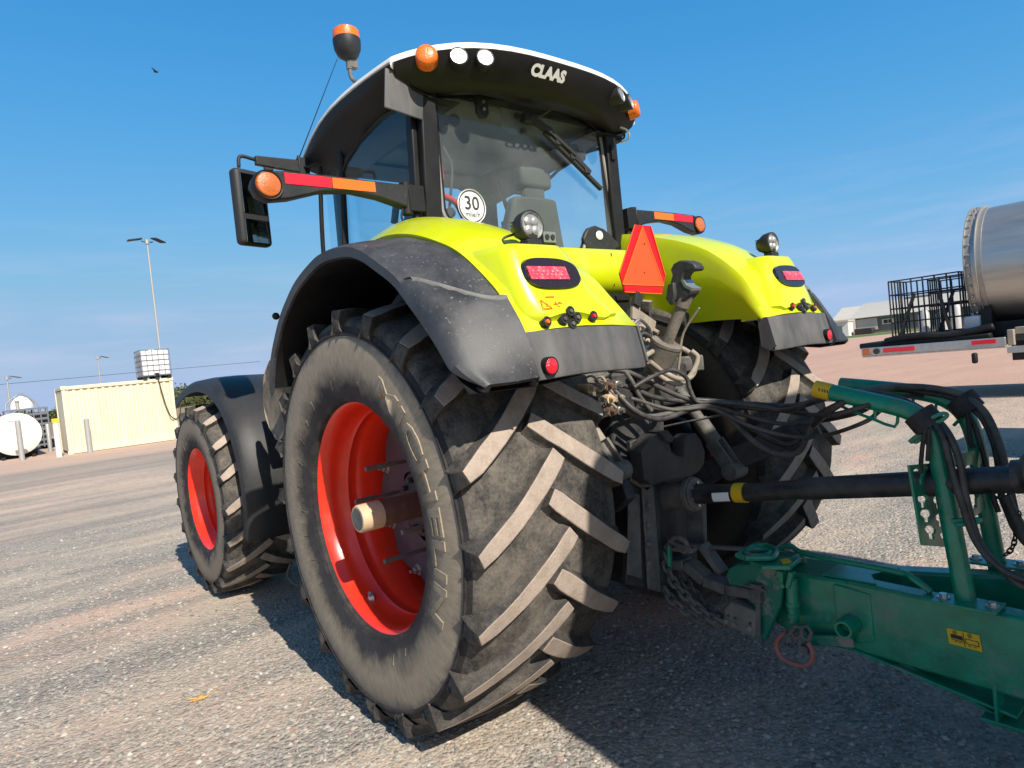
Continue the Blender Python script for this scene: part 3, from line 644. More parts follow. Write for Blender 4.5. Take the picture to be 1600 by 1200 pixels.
b = MB(); b.box((1.96, -.02, 1.0), (.09, .12, .26)); b.box((2.1, -.15, 1.1), (.2, .15, .12)); b.build('stake_post', 'dustpipe', fb, bevel=.01)
b = MB(); 
for k in range(5): b.box((2.75+k*1.0, .03, .97), (.5, .02, .09))
b.build('red_tape', 'tapered', fb)
b = MB()
for k in range(5): b.box((3.25+k*1.0, .03, .97), (.5, .02, .09))
b.build('white_tape', 'sticker', fb)
b = MB(); b.box((1.45, .05, .70), (.08, .1, .18)); b.box((.6, -1.2, 1.05), (2.1, 2.1, .10)); b.box((-.2, -1.2, 1.02), (.3, 2.0, .12)); b.tube([(.0, -.2, 1.10), (.5, -.15, 1.16), (1.1, -.2, 1.12), (1.7, -.2, 1.2)], .07, 8, smooth=5); b.build('deck_load', 'black2', fb, bevel=.03)
for x in (7.6, 8.9):
    b = MB(); b.lathe([(.25, -.12), (.3, -.14), (.46, -.15), (.48, -.1), (.48, .1), (.46, .15), (.3, .14), (.25, .12), (0, .05)], (x, -.3, .48), 'y', 1, 32); b.build('trailer_wheel', 'tread', fb)
M['stainless'] = mat('brushed stainless steel', (.56, .55, .53), .36, metal=.92, dirt=(.30, .26, .22), amt=.35, scale=1.4, stretch=(.35, 1, 3), bump=.03, bscale=30, vary=.10)
M['rib'] = mat('steel rib', (.42, .40, .38), .4, metal=.7, dirt=(.3, .25, .2), amt=.5, scale=5)
dr = thing('steel_drum', 'huge shiny riveted steel drum lying on the flatbed at the right edge', 'drum', D0, ang_)
cx, cy, cz, RR = 2.50, -1.1, 2.27, 1.02
b = MB(); b.lathe([(0, .0), (RR-.02, .0), (RR, .02), (RR, 6.2), (0, 6.2)], (cx-1.15, cy, cz), 'x', 1, 96); b.v = [(x, y, z) for x, y, z in b.v]; b.build('drum_shell', 'stainless', dr)
b = MB()
for x in (0.02, .18, 1.12, 2.2, 3.3, 4.4): b.lathe([(RR, 0), (RR+.05, .0), (RR+.05, .012), (RR+.012, .014), (RR+.012, .09), (RR, .09)], (cx-1.15+x, cy, cz), 'x', 1, 96)
b.build('drum_rib', 'rib', dr)
b = MB()
for x in (.05, 1.15, 2.23):
    for k in range(36):
        a = 2*math.pi*k/36; p = Vector((cx-1.15+x+.03, cy+(RR+.03)*math.cos(a), cz+(RR+.03)*math.sin(a))); b.ball(p, .026, 6)
b.build('rivets', 'chrome', dr)
b = MB(); b.prism([(cy-.8, 1.03), (cy+.8, 1.03), (cy+.75, 1.6), (cy+.4, 1.44), (cy, 1.36), (cy-.4, 1.44), (cy-.75, 1.6)], 'x', cx-1.0, cx-.85); b.box((cx+2, cy, 1.15), (5.8, 1.4, .25)); b.build('drum_saddle', 'black2', dr, bevel=.01)
# empty cages standing on the tail of the trailer
def cage(loc, sx, sy, sz, label):
    t = thing('steel_cage', label, 'cage', loc, ang_, 'open cages on the trailer tail'); b = MB()
    for z in np.linspace(.05, sz, 5):
        for a, c in (((0, 0), (sx, 0)), ((sx, 0), (sx, -sy)), ((sx, -sy), (0, -sy)), ((0, -sy), (0, 0))): b.tube([(a[0], a[1], z), (c[0], c[1], z)], .014, 6)
    for k in range(7):
        t_ = k/6
        b.tube([(t_*sx, 0, 0), (t_*sx, 0, sz)], .014, 6); b.tube([(t_*sx, -sy, 0), (t_*sx, -sy, sz)], .014, 6); b.tube([(0, -t_*sy, 0), (0, -t_*sy, sz)], .014, 6); b.tube([(sx, -t_*sy, 0), (sx, -t_*sy, sz)], .014, 6)
    b.build('cage_bars', 'ink', t)
    b = MB(); b.bar((.12, .02, 0), (.42, .02, .82), .05, .05); b.bar((.95, .02, .0), (.80, .02, .8), .05, .05); b.build('brace_strap', 'ink', t); return t
Rz = Matrix.Rotation(ang_, 3, 'Z')
cage(D0+Rz @ Vector((.14, .29, 1.30)), 1.12, .95, 1.1, 'empty black wire cage nearest the camera on the trailer tail')
cage(D0+Rz @ Vector((.52, 1.55, 1.30)), 1.12, .80, 1.08, 'second empty black wire cage, behind the first on the trailer tail')
for k, (x, m_) in enumerate(((1.45, 'poly'), (1.25, 'poly'))):
    p = D0+Rz @ Vector((x*1.15-.1, .6+.9*k, 1.29)); b = MB(); b.box((0, 0, .18), (.30, .35, .32)); b.cyl((0, 0, .33), (0, 0, .4), .06, n=12); o = b.build('plastic_drum', m_, None, bevel=.06); o.location = p; tag(o, ['white plastic container beside the steel drum on the trailer tail', 'white plastic container deeper on the trailer, behind the nearer one'][k], 'container')
MB.flip = False
for o in (fb, dr): o.scale = (1.15, 1.15, 1.15)
for o in bpy.data.objects:
    if o.name.startswith('steel_cage'): o.scale = (1.15, 1.15, 1.12)
# second parked flatbed just outside the picture whose shadow crosses the yard
pk = thing('parked_flatbed', 'low parked flatbed outside the right edge of the photo', 'trailer', (-2.2, -7.2, 0), R(180))
b = MB(); b.box((5, 0, 1.1), (12, 2.3, .2)); b.box((5, .8, .85), (12, .12, .3)); b.box((5, -.8, .85), (12, .12, .3)); b.build('trailer_bed', 'ink', pk, bevel=.02)
for x in (6, 7.4):
    for y in (-1, 1): b = MB(); b.cyl((x, y-.12, .48), (x, y+.12, .48), .48, n=24); b.build('trailer_wheel', 'tread', pk)
# ================================================================== TRACTOR
tractor = thing('tractor', 'big lime green and black tractor with red wheels, seen from its left rear', 'tractor', (0, 0, 0))
def sidewall_mat(name, cx, cz, r0, r1, k=1.0):
    m, n, b = newmat(name); N = n.nodes; K = n.links.new
    b.inputs['Roughness'].default_value = .75; b.inputs['Specular IOR Level'].default_value = .35
    tc = N.new('ShaderNodeTexCoord'); sp = N.new('ShaderNodeSeparateXYZ'); K(tc.outputs['Object'], sp.inputs[0])
    def M2(op, a, b_=None, c=None):
        q = N.new('ShaderNodeMath'); q.operation = op
        for i, v in enumerate((a, b_, c)):
            if v is None: continue
            if isinstance(v, (int, float)): q.inputs[i].default_value = v
            else: K(v, q.inputs[i])
        return q.outputs[0]
    dx = M2('SUBTRACT', sp.outputs[0], cx); dz = M2('SUBTRACT', sp.outputs[2], cz)
    rad = M2('SQRT', M2('ADD', M2('MULTIPLY', dx, dx), M2('MULTIPLY', dz, dz)))
    angl = M2('ARCTAN2', dz, dx)
    cb = N.new('ShaderNodeCombineXYZ'); K(M2('MULTIPLY', angl, 5.0), cb.inputs[0]); K(M2('MULTIPLY', rad, 1.6), cb.inputs[1])
    n1 = N.new('ShaderNodeTexNoise'); n1.inputs['Scale'].default_value = 9; n1.inputs['Detail'].default_value = 6; n1.inputs['Roughness'].default_value = .65
    K(cb.outputs[0], n1.inputs['Vector'])          # radial scratches, as mud is wiped round by turning
    n2 = N.new('ShaderNodeTexNoise'); n2.inputs['Scale'].default_value = 6; n2.inputs['Detail'].default_value = 9; n2.inputs['Roughness'].default_value = .7
    K(tc.outputs['Object'], n2.inputs['Vector'])
    rr = N.new('ShaderNodeMapRange'); rr.inputs[1].default_value = r0; rr.inputs[2].default_value = r1
    K(M2('ADD', rad, M2('MULTIPLY', M2('SUBTRACT', n2.outputs['Fac'], .5), .22)), rr.inputs[0])
    ramp = N.new('ShaderNodeValToRGB'); e = ramp.color_ramp.elements
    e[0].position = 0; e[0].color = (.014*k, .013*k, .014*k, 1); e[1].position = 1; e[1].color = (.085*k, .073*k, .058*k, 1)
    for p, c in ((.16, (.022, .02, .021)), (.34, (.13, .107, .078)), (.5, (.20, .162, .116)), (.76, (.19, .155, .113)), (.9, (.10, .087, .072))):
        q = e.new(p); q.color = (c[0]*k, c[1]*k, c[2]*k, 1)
    K(rr.outputs[0], ramp.inputs[0])
    h = N.new('ShaderNodeHueSaturation'); K(ramp.outputs[0], h.inputs['Color'])
    vr = N.new('ShaderNodeMapRange'); vr.inputs[1].default_value = .3; vr.inputs[2].default_value = .7; vr.inputs[3].default_value = .8; vr.inputs[4].default_value = 1.2
    K(n1.outputs['Fac'], vr.inputs[0]); K(vr.outputs[0], h.inputs['Value']); K(h.outputs[0], b.inputs['Base Color'])
    bu = N.new('ShaderNodeBump'); bu.inputs['Strength'].default_value = .1; bu.inputs['Distance'].default_value = .004
    K(n1.outputs['Fac'], bu.inputs['Height']); K(bu.outputs[0], b.inputs['Normal'])
    return m

def make_tyre(s, wheel, xc, yc, zc, Rt, W, rim, nl, words, smat, lugh):
    """Rt outer radius over the lugs, W half tread width, rim bead radius, nl lugs a side"""
    k = (Rt-rim)/(1.02-.545); kw = W/.42
    base = [(.545, .355), (.552, .378), (.575, .390), (.61, .404), (.65, .415), (.70, .422), (.76, .424), (.82, .421), (.855, .416),
            (.868, .413), (.874, .419), (.882, .419), (.886, .411), (.912, .402), (.936, .385), (.952, .362), (.960, .31), (.968, .2), (.972, .07)]
    pr = [(rim+(r-.545)*k, w*kw) for r, w in base]
    prof = pr+[(r, -w) for r, w in reversed(pr)]
    mis = []
    for i in range(len(prof)-1):
        j = i if i < len(pr) else len(prof)-2-i
        mis.append(0 if j < 2 else (1 if j < 9 else (0 if j < 13 else 2)))
    t = MB(); t.lathe([(r, w) for r, w in prof], (xc, yc, zc), 'y', 1, 144, mis=mis)
    def carc(w):
        w = abs(w)
        for (r0, w0), (r1, w1) in zip(pr[:-1][::-1], pr[1:][::-1]):
            if w <= w0 and r0 > rim+(.86-.545)*k: return r1+(r0-r1)*(w-w1)/max(1e-6, (w0-w1)) if w >= w1 else r1
        return pr[13][0]
    rnd = random.Random(3)
    pitch = 2*math.pi/nl
    def pt(th, w, r): return (xc-r*math.cos(th), yc+w, zc+r*math.sin(th))
    for side in (1, -1):
        for i in range(nl):
            th0 = -.04+i*pitch+(0 if side > 0 else pitch*.5)
            cl = []
            # centre line from outer end to inner end, curving
            for q in (0, .12, .25, .4, .55, .7, .82, .92, 1.0):
                w = W*(.985-q*1.10); th = th0+(.335/ (Rt/1.02)*kw)*(q*.82+.18*q*q); cl.append((w, th))
            hw = .0355 if kw > .8 else .043*kw
            rows = []
            st = [(W*1.012, th0-.008, 'tip')]+[(w, th, '') for w, th in cl]
            for a, (w, th, flag) in enumerate(st):
                if a == 0: dw, dt = cl[0][0]-W*1.05, cl[1][1]-cl[0][1]
                else:
                    A = st[max(a-1, 1)]; B = st[min(a+1, len(st)-1)]; dw, dt = B[0]-A[0], B[1]-A[1]
                if a == 0: nx, ny = 0, 1
                else:
                    l = math.hypot(dw, dt*Rt); nx, ny = -dt*Rt/l, dw/l      # normal in (w, arc)
                    if ny < 0: nx, ny = -nx, -ny
                    if a == 1: nx, ny = nx*.6, ny*.9
                rt = (Rt-.026*k*(w/W)**2) if flag == '' else Rt-.080*k
                jt = rnd.uniform(-.003, .003)
                rb = carc(w)-.012 if flag == '' else rt-.06*k
                wd = hw*(.92+.22*(a/len(st)))*(1.0 if a < len(st)-1 else .85)
                if flag == 'tip': wd = hw*.8
                row = []
                for u, rad in ((1.95, rb), (1.35, rb+.35*(rt-rb)), (1.03+rnd.uniform(-.07, .07), rt-.004), (-1.03+rnd.uniform(-.07, .07), rt-.004+jt*.5), (-1.35, rb+.35*(rt-rb)), (-1.95, rb)):
                    row.append(pt(th+ny*wd*u/Rt, side*(w+nx*wd*u), rad))
                if flag == 'tip':
                    row = [pt(th+wd*u/Rt, side*(W*(1.012 if abs(u) < 1.6 else .985)), rad) for u, rad in ((1.9, rb), (1.45, rb+.4*(rt-rb)), (1.1, rt), (-1.1, rt), (-1.45, rb+.4*(rt-rb)), (-1.9, rb))]
                rows.append(row)
            vs = [p for r in rows for p in r]; fs = []; nc = 6
            for a in range(len(rows)-1):
                for c in range(nc-1):
                    f = (a*nc+c, a*nc+c+1, (a+1)*nc+c+1, (a+1)*nc+c)
                    t.add([vs[x] for x in f], [(0, 1, 2, 3)], 3 if (c == 2 and a > 0) else 4)
            for a in (0, len(rows)-1):
                t.add([vs[a*nc+c] for c in range(nc)], [tuple(range(nc))], 4)
    # the contact patch is pressed flat by the load
    fl = []
    for x, y, z in t.v:
        if z < .04: z = .001+.039*math.exp((z-.04)/.05)
        fl.append((x, y, z))
    t.v = fl
    # raised lettering and rubber ribs on the wall
    def wall(r):
        for (r0, w0), (r1, w1) in zip(pr, pr[1:]):
            if r0 <= r <= r1: return w0+(w1-w0)*(r-r0)/(r1-r0)
        return pr[8][1]
    for word, a0, rb, sz, sp in (words if s > 0 else ()):
        v, f = text_data(word, sz, .0, sz*.022)
        vv = []
        for h in (1.0,):
            for (x, y, z) in v:
                r = rb+y; a = a0+(x*sp)/rb; vv.append((xc-r*math.sin(a), yc+wall(r)+.0055, zc+r*math.cos(a)))
        nv = len(vv); low = [(x, y-.014, z) for x, y, z in vv]
        ed = {}
        for q in f:
            for a, b in zip(q, q[1:]+q[:1]): ed[(a, b)] = 1
        side_f = [(a, b, b+nv, a+nv) for (a, b) in ed if (b, a) not in ed]
        t.add(vv+low, list(f)+side_f, 1)
    for i in range(30):        # thin moulded ribs
        a = i*2*math.pi/30+.05
        if R(20) < a < R(140): continue
        r0, r1 = rim+.30*k*.9, rim+.325*k*1.0
        dr = .045*k if i % 2 else .03*k
        p = [(rim+(.62-.545)*k, a), (rim+(.62-.545)*k+dr, a+.02)]
        q = [(xc-r*math.sin(an), yc+wall(r)+.001, zc+r*math.cos(an)) for r, an in p]
        t.tube(q, .0028, 5, mi=1)
    for i in range(0):
        a = i*2*math.pi/60; r = rim+(.868-.545)*k; rr2 = rim+(.84-.545)*k
        t.tube([(xc-r*math.sin(a), yc+wall(r), zc+r*math.cos(a)), (xc-rr2*math.sin(a-.03), yc+wall(rr2)+.001, zc+rr2*math.cos(a-.03))], .0024, 5, mi=1)
    o = t.build('tyre', ['bead', smat, 'tread', 'lugtop', 'lugside'], wheel, mir=s < 0, ang=30)
    bm = bmesh.new(); bm.from_mesh(o.data); wl_ = bm.edges.layers.float.new('bevel_weight_edge')
    for e_ in bm.edges:          # only the rubber lugs get their edges rounded
        if len(e_.link_faces) == 2 and all(f_.material_index in (3, 4) for f_ in e_.link_faces) and e_.calc_face_angle(0) > R(28): e_[wl_] = 1.0
    bm.to_mesh(o.data); bm.free(); o.data.polygons.foreach_set('use_smooth', [True]*len(o.data.polygons))
    mo_ = o.modifiers.new('bevel', 'BEVEL'); mo_.limit_method = 'WEIGHT'; mo_.width = .0055; mo_.segments = 2; mo_.use_clamp_overlap = False
    return o

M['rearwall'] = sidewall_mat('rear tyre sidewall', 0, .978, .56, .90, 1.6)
M['shadedwall'] = sidewall_mat('far tyre sidewall darkened as shade', 0, .978, .56, .90, .35)  # darker copy: shade on the far wheel is put into the sidewall colour
M['frontwall'] = sidewall_mat('front tyre sidewall', 2.974, .783, .42, .72, 1.3)
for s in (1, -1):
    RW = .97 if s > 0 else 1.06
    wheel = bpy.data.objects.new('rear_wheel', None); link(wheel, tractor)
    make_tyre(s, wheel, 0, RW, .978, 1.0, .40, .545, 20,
              [('MICHELIN', R(30), .675, .125, 1.85)], 'rearwall' if s > 0 else 'shadedwall', .055)
    b = MB()
    b.lathe([(.530, -.36), (.563, -.365), (.567, -.35), (.55, -.33), (.53, -.3), (.50, -.15), (.49, -.02), (.49, .0), (.49, .02), (.49, .115), (.503, .13), (.507, .16), (.497, .185), (.51, .20),
             (.523, .26), (.530, .325), (.545, .337), (.556, .345), (.560, .360), (.568, .368), (.577, .362), (.577, .350), (.571, .336), (.552, .326), (.540, .30), (.53, .2), (.51, .05), (.51, -.1), (.54, -.3), (.545, -.345)], (0, RW, .978), n=128)
    b.build('rim', 'red', wheel, mir=s < 0, ang=50)
    b = MB()       # dished centre with scalloped edge
    n = 120; rows = []
    for k in range(n+1):
        a = 2*math.pi*k/n; re = .455+.022*math.cos(8*a)
        rows.append([(re*math.cos(a)*q, RW+yy, .978+re*math.sin(a)*q) for q, yy in ((.40, .035), (.44, .03), (.52, .015), (.9, .0), (1, -.003), (1, -.018), (.9, -.018), (.4, 0))])
    b.grid(rows)
    b.build('wheel_disc', 'disc', wheel, mir=s < 0)
    b = MB()
    for k in range(8):
        a = 2*math.pi*(k+.5)/8; c = Vector((.40*math.cos(a), RW, .978+.40*math.sin(a)))
        b.cyl(c, c+Vector((0, .03, 0)), .019, n=6); b.cyl(c, c+Vector((0, .008, 0)), .03, n=16); b.cyl(c+Vector((0, .03, 0)), c+Vector((0, .055, 0)), .009, n=8)
    b.build('rim_bolt_circle', 'chrome', wheel, mir=s < 0)
    b = MB(); b.cyl((0, RW-.3, .978), (0, RW+.05, .978), .165, n=32)
    for k in range(10):
        a = 2*math.pi*k/10; c = Vector((.125*math.cos(a), RW+.05, .978+.125*math.sin(a))); b.cyl(c, c+Vector((0, .03, 0)), .016, n=6)
    b.build('hub', 'darksteel', wheel, bevel=.006, mir=s < 0)
    b = MB(); b.cyl((0, RW+.03, .978), (0, RW+.38, .978), .063, n=32); b.build('axle_shaft', 'rust', wheel, mir=s < 0, bevel=.004)
    b = MB(); b.lathe([(.0655, .27), (.0655, .375), (.06, .384), (.05, .384)], (0, RW, .978), n=36); b.build('axle_tape', 'tan', wheel, mir=s < 0)
    b = MB(); b.lathe([(0, .383), (.02, .386), (.05, .386), (.056, .381)], (0, RW, .978), n=36); b.build('axle_end_face', 'midsteel', wheel, mir=s < 0)
    for a in (R(72), R(10), R(-95), R(-165)):
        c = Vector((.225*math.cos(a), RW, .978+.225*math.sin(a)))
        b = MB(); b.cyl(c, c+Vector((0, .20, 0)), .0095, n=10); b.cyl(c+Vector((0, .18, 0)), c+Vector((0, .28, 0)), .012, n=12); b.build('stud', 'midsteel', wheel, mir=s < 0)
    b = MB(); a = R(-64); c = Vector((.525*math.cos(a), RW+.245, .978+.515*math.sin(a)))
    b.ball(c, .022, 12); b.cyl(c, c+Vector((-.02, .02, .035)), .008, n=10); b.torus(c, .024, .006, 'y', 16, 6)
    b.build('valve', 'chrome', wheel, mir=s < 0)

    # ---------------- front wheel
    fw = bpy.data.objects.new('front_wheel', None); link(fw, tractor)
    make_tyre(s, fw, 2.974, 1.04, .783, .785, .285, .415, 19, [], 'frontwall', .045)
    b = MB()
    b.lathe([(.40, -.25), (.43, -.255), (.43, -.24), (.40, -.22), (.37, -.1), (.36, .0), (.355, .03), (.36, .10), (.37, .12), (.365, .135), (.375, .15), (.39, .21), (.405, .235), (.415, .245), (.421, .254), (.428, .254), (.432, .246), (.428, .235), (.412, .225), (.39, .1), (.40, -.1), (.415, -.24)], (2.974, 1.04, .783), n=96)
    b.lathe([(.365, .02), (.30, -.02), (.22, -.06), (.2, -.02), (.17, .02), (.15, .03), (.0, .035)], (2.974, 1.04, .783), n=64)
    b.build('rim', 'red', fw, mir=s < 0, ang=50)
    b = MB(); b.lathe([(.15, .02), (.15, .10), (.12, .125), (.0, .13)], (2.974, 1.04, .783), n=32)
    for k in range(10):
        a = 2*math.pi*k/10; c = Vector((2.974+.18*math.cos(a), 1.05, .783+.18*math.sin(a))); b.cyl(c, c+Vector((0, .035, 0)), .013, n=6)
    b.build('hub', 'red', fw, mir=s < 0)

    # ---------------- rear fender: lime shell
    rf = MB()
    Pout = [(.62, 1.98), (.42, 2.14), (.2, 2.23), (-.1, 2.27), (-.37, 2.235), (-.62, 2.145), (-.77, 2.06), (-.94, 1.91), (-.995, 1.83), (-1.065, 1.73)]
    Pin = [(.55, 2.30), (.42, 2.40), (.2, 2.43), (-.05, 2.385), (-.33, 2.30), (-.55, 2.215), (-.72, 2.12), (-.90, 1.975), (-.985, 1.86), (-1.075, 1.73)]
    rows = []
    cin = [.80, .78, .76, .74, .72, .69, .655, .60, .565, .53]       # y of the inner crease
    def lerp(a, b, t): return a+(b-a)*t
    for i in range(len(Pout)):
        o, q = Pout[i], Pin[i]; r = []
        for t in (0, .25, .5, .75, 1):
            bulge = .05*math.sin(math.pi*t)*(1 if i < 8 else .3)
            r.append((lerp(o[0], q[0], t)-bulge*.5, lerp(1.15, cin[i], t), lerp(o[1], q[1], t)+bulge))
        zb = [1.9, 1.85, 1.8, 1.77, 1.76, 1.755, 1.75, 1.74, 1.73, 1.722][i]
        r.append((q[0]+.02, cin[i]-.015, lerp(q[1], zb, .08))); r.append((q[0]+.03, cin[i]-.02, lerp(q[1], zb, .5))); r.append((q[0]+.03, cin[i]-.02, min(zb, q[1]-.005)))
        rows.append(r)
    # refine along the length
    cols = list(zip(*rows)); fine = [catmull(c, 6) for c in cols]; rows = list(zip(*fine))
    rf.grid(rows, thick=-.02, mb=1)
    fo = rf.build('rear_fender', ['lime', 'black2'], tractor, mir=s < 0, ang=45)
    # tail light housing, a wedge that stands proud of the shell
    hp = MB()
    def face(y, z):       # X of the housing face
        return -.948-.115*max(0, (2.07-z)/.28)**1.1-.012*math.cos((y-.92)*3)
    secs = []
    for z, y0, y1, xf in ((2.082, .80, 1.075, -.72), (2.078, .775, 1.09, -.70), (2.05, .745, 1.105, -.70), (1.95, .715, 1.11, -.74), (1.86, .665, 1.105, -.84), (1.80, .61, 1.095, -.92), (1.785, .59, 1.085, -.94)):
        r = [(xf, y0-.02, z)]
        back = .0 if z < 2.07 else (.025 if z > 2.08 else .008)
        for t in range(13):
            y = lerp(y0, y1, t/12); e = .05*(abs(t/12-.5)*2)**8
            r.append((face(y, z)+back+e, y, z))
        r.append((xf, y1+.035, z)); secs.append(r)
    # wavy lower edge rolled under, where the buttons sit
    last = []
    for p in secs[-1]:
        wv = .018*math.cos((p[1]-.90)*16) if .7 < p[1] < 1.05 else 0
        last.append((p[0]+.0, p[1], p[2]+wv*.8))
    secs[-1] = last
    secs.append([(p[0]+.045, p[1], 1.745) for p in last]); secs.append([(p[0]+.045, p[1], 1.722) for p in last])
    hp.grid(secs); hp.add(secs[0], [tuple(range(len(secs[0])))])
    hp.build('lamp_housing', 'lime', fo, mir=s < 0, ang=50)
    # tail light: smoked oval with ribbed red lens
    def facep(y, z, k=.004): return (face(y, z)-k, y, z)
    tl = MB(); ov = []
    for i in range(48):
        a = 2*math.pi*i/48; cy, cz = math.cos(a), math.sin(a)
        yy = .915-math.copysign(abs(cy)**.55, cy)*.14; zz = 1.957+math.copysign(abs(cz)**.62, cz)*.062*(1-.18*(cy > 0)*cy)
        ov.append((yy, zz))
    vs = [facep(y, z, .012) for y, z in ov]+[facep(y, z, -.02) for y, z in [(lerp(.915, y, 1.04), lerp(1.957, z, 1.08)) for y, z in ov]]
    tl.add(vs, [tuple(range(48))]+[(i, (i+1) % 48, (i+1) % 48+48, i+48) for i in range(48)])
    tlo = tl.build('tail_light', 'smoke', fo, mir=s < 0, ang=30)
    tl = MB(); rows = []
    for j in range(9):
        z = 1.93+.052*j/8; rr_ = []
        for i in range(49):
            y = .94+.105-.20*i/48; rr_.append(facep(y, z, .017+.0045*math.sin(i*1.05)*math.sin(j*1.5)*min(1, i/4, (48-i)/4, j/2, (8-j)/2)))
        rows.append(rr_)
    tl.grid(rows, thick=.01); tl.build('lens', 'pinklens', tlo, mir=s < 0, ang=60)
    # push buttons and sockets on the lower edge
    for yy, zz, mm in ((1.035, 1.755, 'orange'), (.945, 1.762, 'hosegrey'), (.91, 1.79, 'hosegrey'), (.875, 1.765, 'hosegrey'), (.905, 1.742, 'hosegrey'), (.785, 1.768, 'redlens')):
        c = Vector((-1.048, yy, zz)); d = Vector((-.9, 0, .30)).normalized()
        bb = MB(); bb.cyl(c-d*.03, c+d*.032, .019, .017, n=20); bb.torus(c+d*.032, .016, .005, 'x', 20, 6)
        bo = bb.build('push_button', 'black', fo, mir=s < 0)
        bb = MB(); bb.cyl(c+d*.030, c+d*.040, .010, .008, n=16); bb.build('button_cap', mm, bo, mir=s < 0)
    # small warning decal
    if s > 0:
        bb = MB()
        def dq(y, z): return facep(y, z, .003)
        for (y0, z0, w, h) in ((1.0, 1.858, .045, .005),):
            bb.add([dq(y0-.0, z0), dq(y0-w, z0), dq(y0-w, z0+h), dq(y0, z0+h)], [(0, 1, 2, 3)])
        for a, b_ in (((1.035, 1.815), (.99, 1.815)), ((1.035, 1.815), (1.03, 1.85)), ((1.03, 1.85), (.99, 1.815)), ((1.012, 1.822), (1.008, 1.836)),
                      ((.965, 1.838), (.95, 1.82)), ((.975, 1.83), (.94, 1.835)), ((.96, 1.845), (.955, 1.822)), ((.945, 1.84), (.93, 1.832))):
            bb.tube([dq(*a), dq(*b_)], .0016, 5)
        bb.build('warning_decal', 'tapeor', fo)
    b = MB()
    for k in range(4): q = facep(1.0-.022*k, 2.073, -.03); b.ball((q[0]+.02, q[1], 2.080), .005, 8)
    b.build('drain_holes', 'ink', fo, mir=s < 0)
    # ---------------- black outer flare
    fl = MB()
    lip = [(.78, 1.66), (.73, 1.77), (.66, 1.86), (.53, 1.985), (.40, 2.07), (.27, 2.135), (.10, 2.185), (-.06, 2.21), (-.28, 2.195), (-.42, 2.155), (-.55, 2.085), (-.68, 2.005), (-.77, 1.92), (-.86, 1.83), (-.94, 1.74), (-1.01, 1.65), (-1.105, 1.56)]
    inn = [(.80, 1.72), (.74, 1.83), (.66, 1.93), (.52, 2.06), (.40, 2.14), (.25, 2.205), (.08, 2.245), (-.08, 2.26), (-.32, 2.235), (-.48, 2.19), (-.62, 2.14), (-.77, 2.055), (-.87, 1.975), (-.945, 1.895), (-1.01, 1.80), (-1.075, 1.69), (-1.125, 1.56)]
    lipf = catmull([(x, 0, z) for x, z in lip], 8); innf = catmull([(x, 0, z) for x, z in inn], 8); rows = []
    N_ = len(lipf); stg = []
    for i in range(N_):
        a, b_ = lipf[i], innf[i]; t0 = lipf[min(i+1, N_-1)]-lipf[max(i-1, 0)]; nn = Vector((t0.z, 0, -t0.x)); nn = nn.normalized()
        if nn.dot(Vector((a.x, 0, a.z-.978))) < 0: nn = -nn
        u = i/(N_-1); r = []; sr_ = [0, 0, 0]; stg.append(sr_); en = max(0, (u-.93)/.07); fw_ = .05*(1-.8*en); yo_ = .05*en*en
        r.append((a.x-nn.x*fw_, 1.395-yo_, a.z-nn.z*fw_)); r.append((a.x-nn.x*(fw_-.002), 1.412-yo_, a.z-nn.z*(fw_-.002))); r.append((a.x-nn.x*.008, 1.416-yo_, a.z-nn.z*.008))
        for q in (.0, .04, .12, .25, .4, .6, .8, 1.0):
            y = 1.405-yo_*(1-q)-(1.405-1.148)*q; p = a.lerp(b_, q**.62)
            # raised lower panel: a step that slants across the flare
            st = (u-(.708+.115*math.sin(q*math.pi/2)))/.018; st = max(0, min(1, st)); st2 = max(0, min(1, (u-(.80+.10*q))/.15))
            hgt = .034*st-.024*st2-.004; sr_.append(st)
            r.append((p.x+nn.x*hgt, y, p.z+nn.z*hgt))
        r.append((b_.x-nn.x*.02, 1.14, b_.z-nn.z*.02))
        rows.append(r)
    stg.append(stg[-1]); stg.append(stg[-1])
    rows.append([(x+.012, y-.002, z-.010) for x, y, z in rows[-1]]); rows.append([(x+.05, y-.004, z+.006) for x, y, z in rows[-1]])
    fl.grid(rows, thick=-.006); ncl = len(rows[0])-1
    for i in range(len(stg)-1):
        pass
    fl.build('fender_flare', ['flare', 'ledge'], fo, mir=s < 0, ang=40)
    # pale grey strip along the ledge where the lower panel steps out
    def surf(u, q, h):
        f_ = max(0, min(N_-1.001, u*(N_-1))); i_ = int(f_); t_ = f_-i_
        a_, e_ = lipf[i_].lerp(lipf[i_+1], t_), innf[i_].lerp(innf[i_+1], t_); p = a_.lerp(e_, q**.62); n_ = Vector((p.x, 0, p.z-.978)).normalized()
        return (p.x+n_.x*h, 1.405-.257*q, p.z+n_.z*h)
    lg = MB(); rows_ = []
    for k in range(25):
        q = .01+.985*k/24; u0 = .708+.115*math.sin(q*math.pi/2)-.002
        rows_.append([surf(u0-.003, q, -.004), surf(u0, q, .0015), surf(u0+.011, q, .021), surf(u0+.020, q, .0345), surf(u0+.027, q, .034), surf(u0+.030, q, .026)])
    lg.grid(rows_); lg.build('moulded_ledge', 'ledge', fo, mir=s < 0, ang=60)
    # rear skirt below the lamp housing
    sk = MB(); rows = []
    for z, dx in ((1.735, 0), (1.72, -.004), (1.64, -.022), (1.575, -.035), (1.56, -.032), (1.556, -.015)):
        rows.append([(-1.078+dx+.05*(max(0, .60-y)/.08)**2*.3, y, z+.004*math.sin(y*9)) for y in [.525+i*(1.146-.525)/20 for i in range(21)]])
    sk.grid(rows, thick=.012)
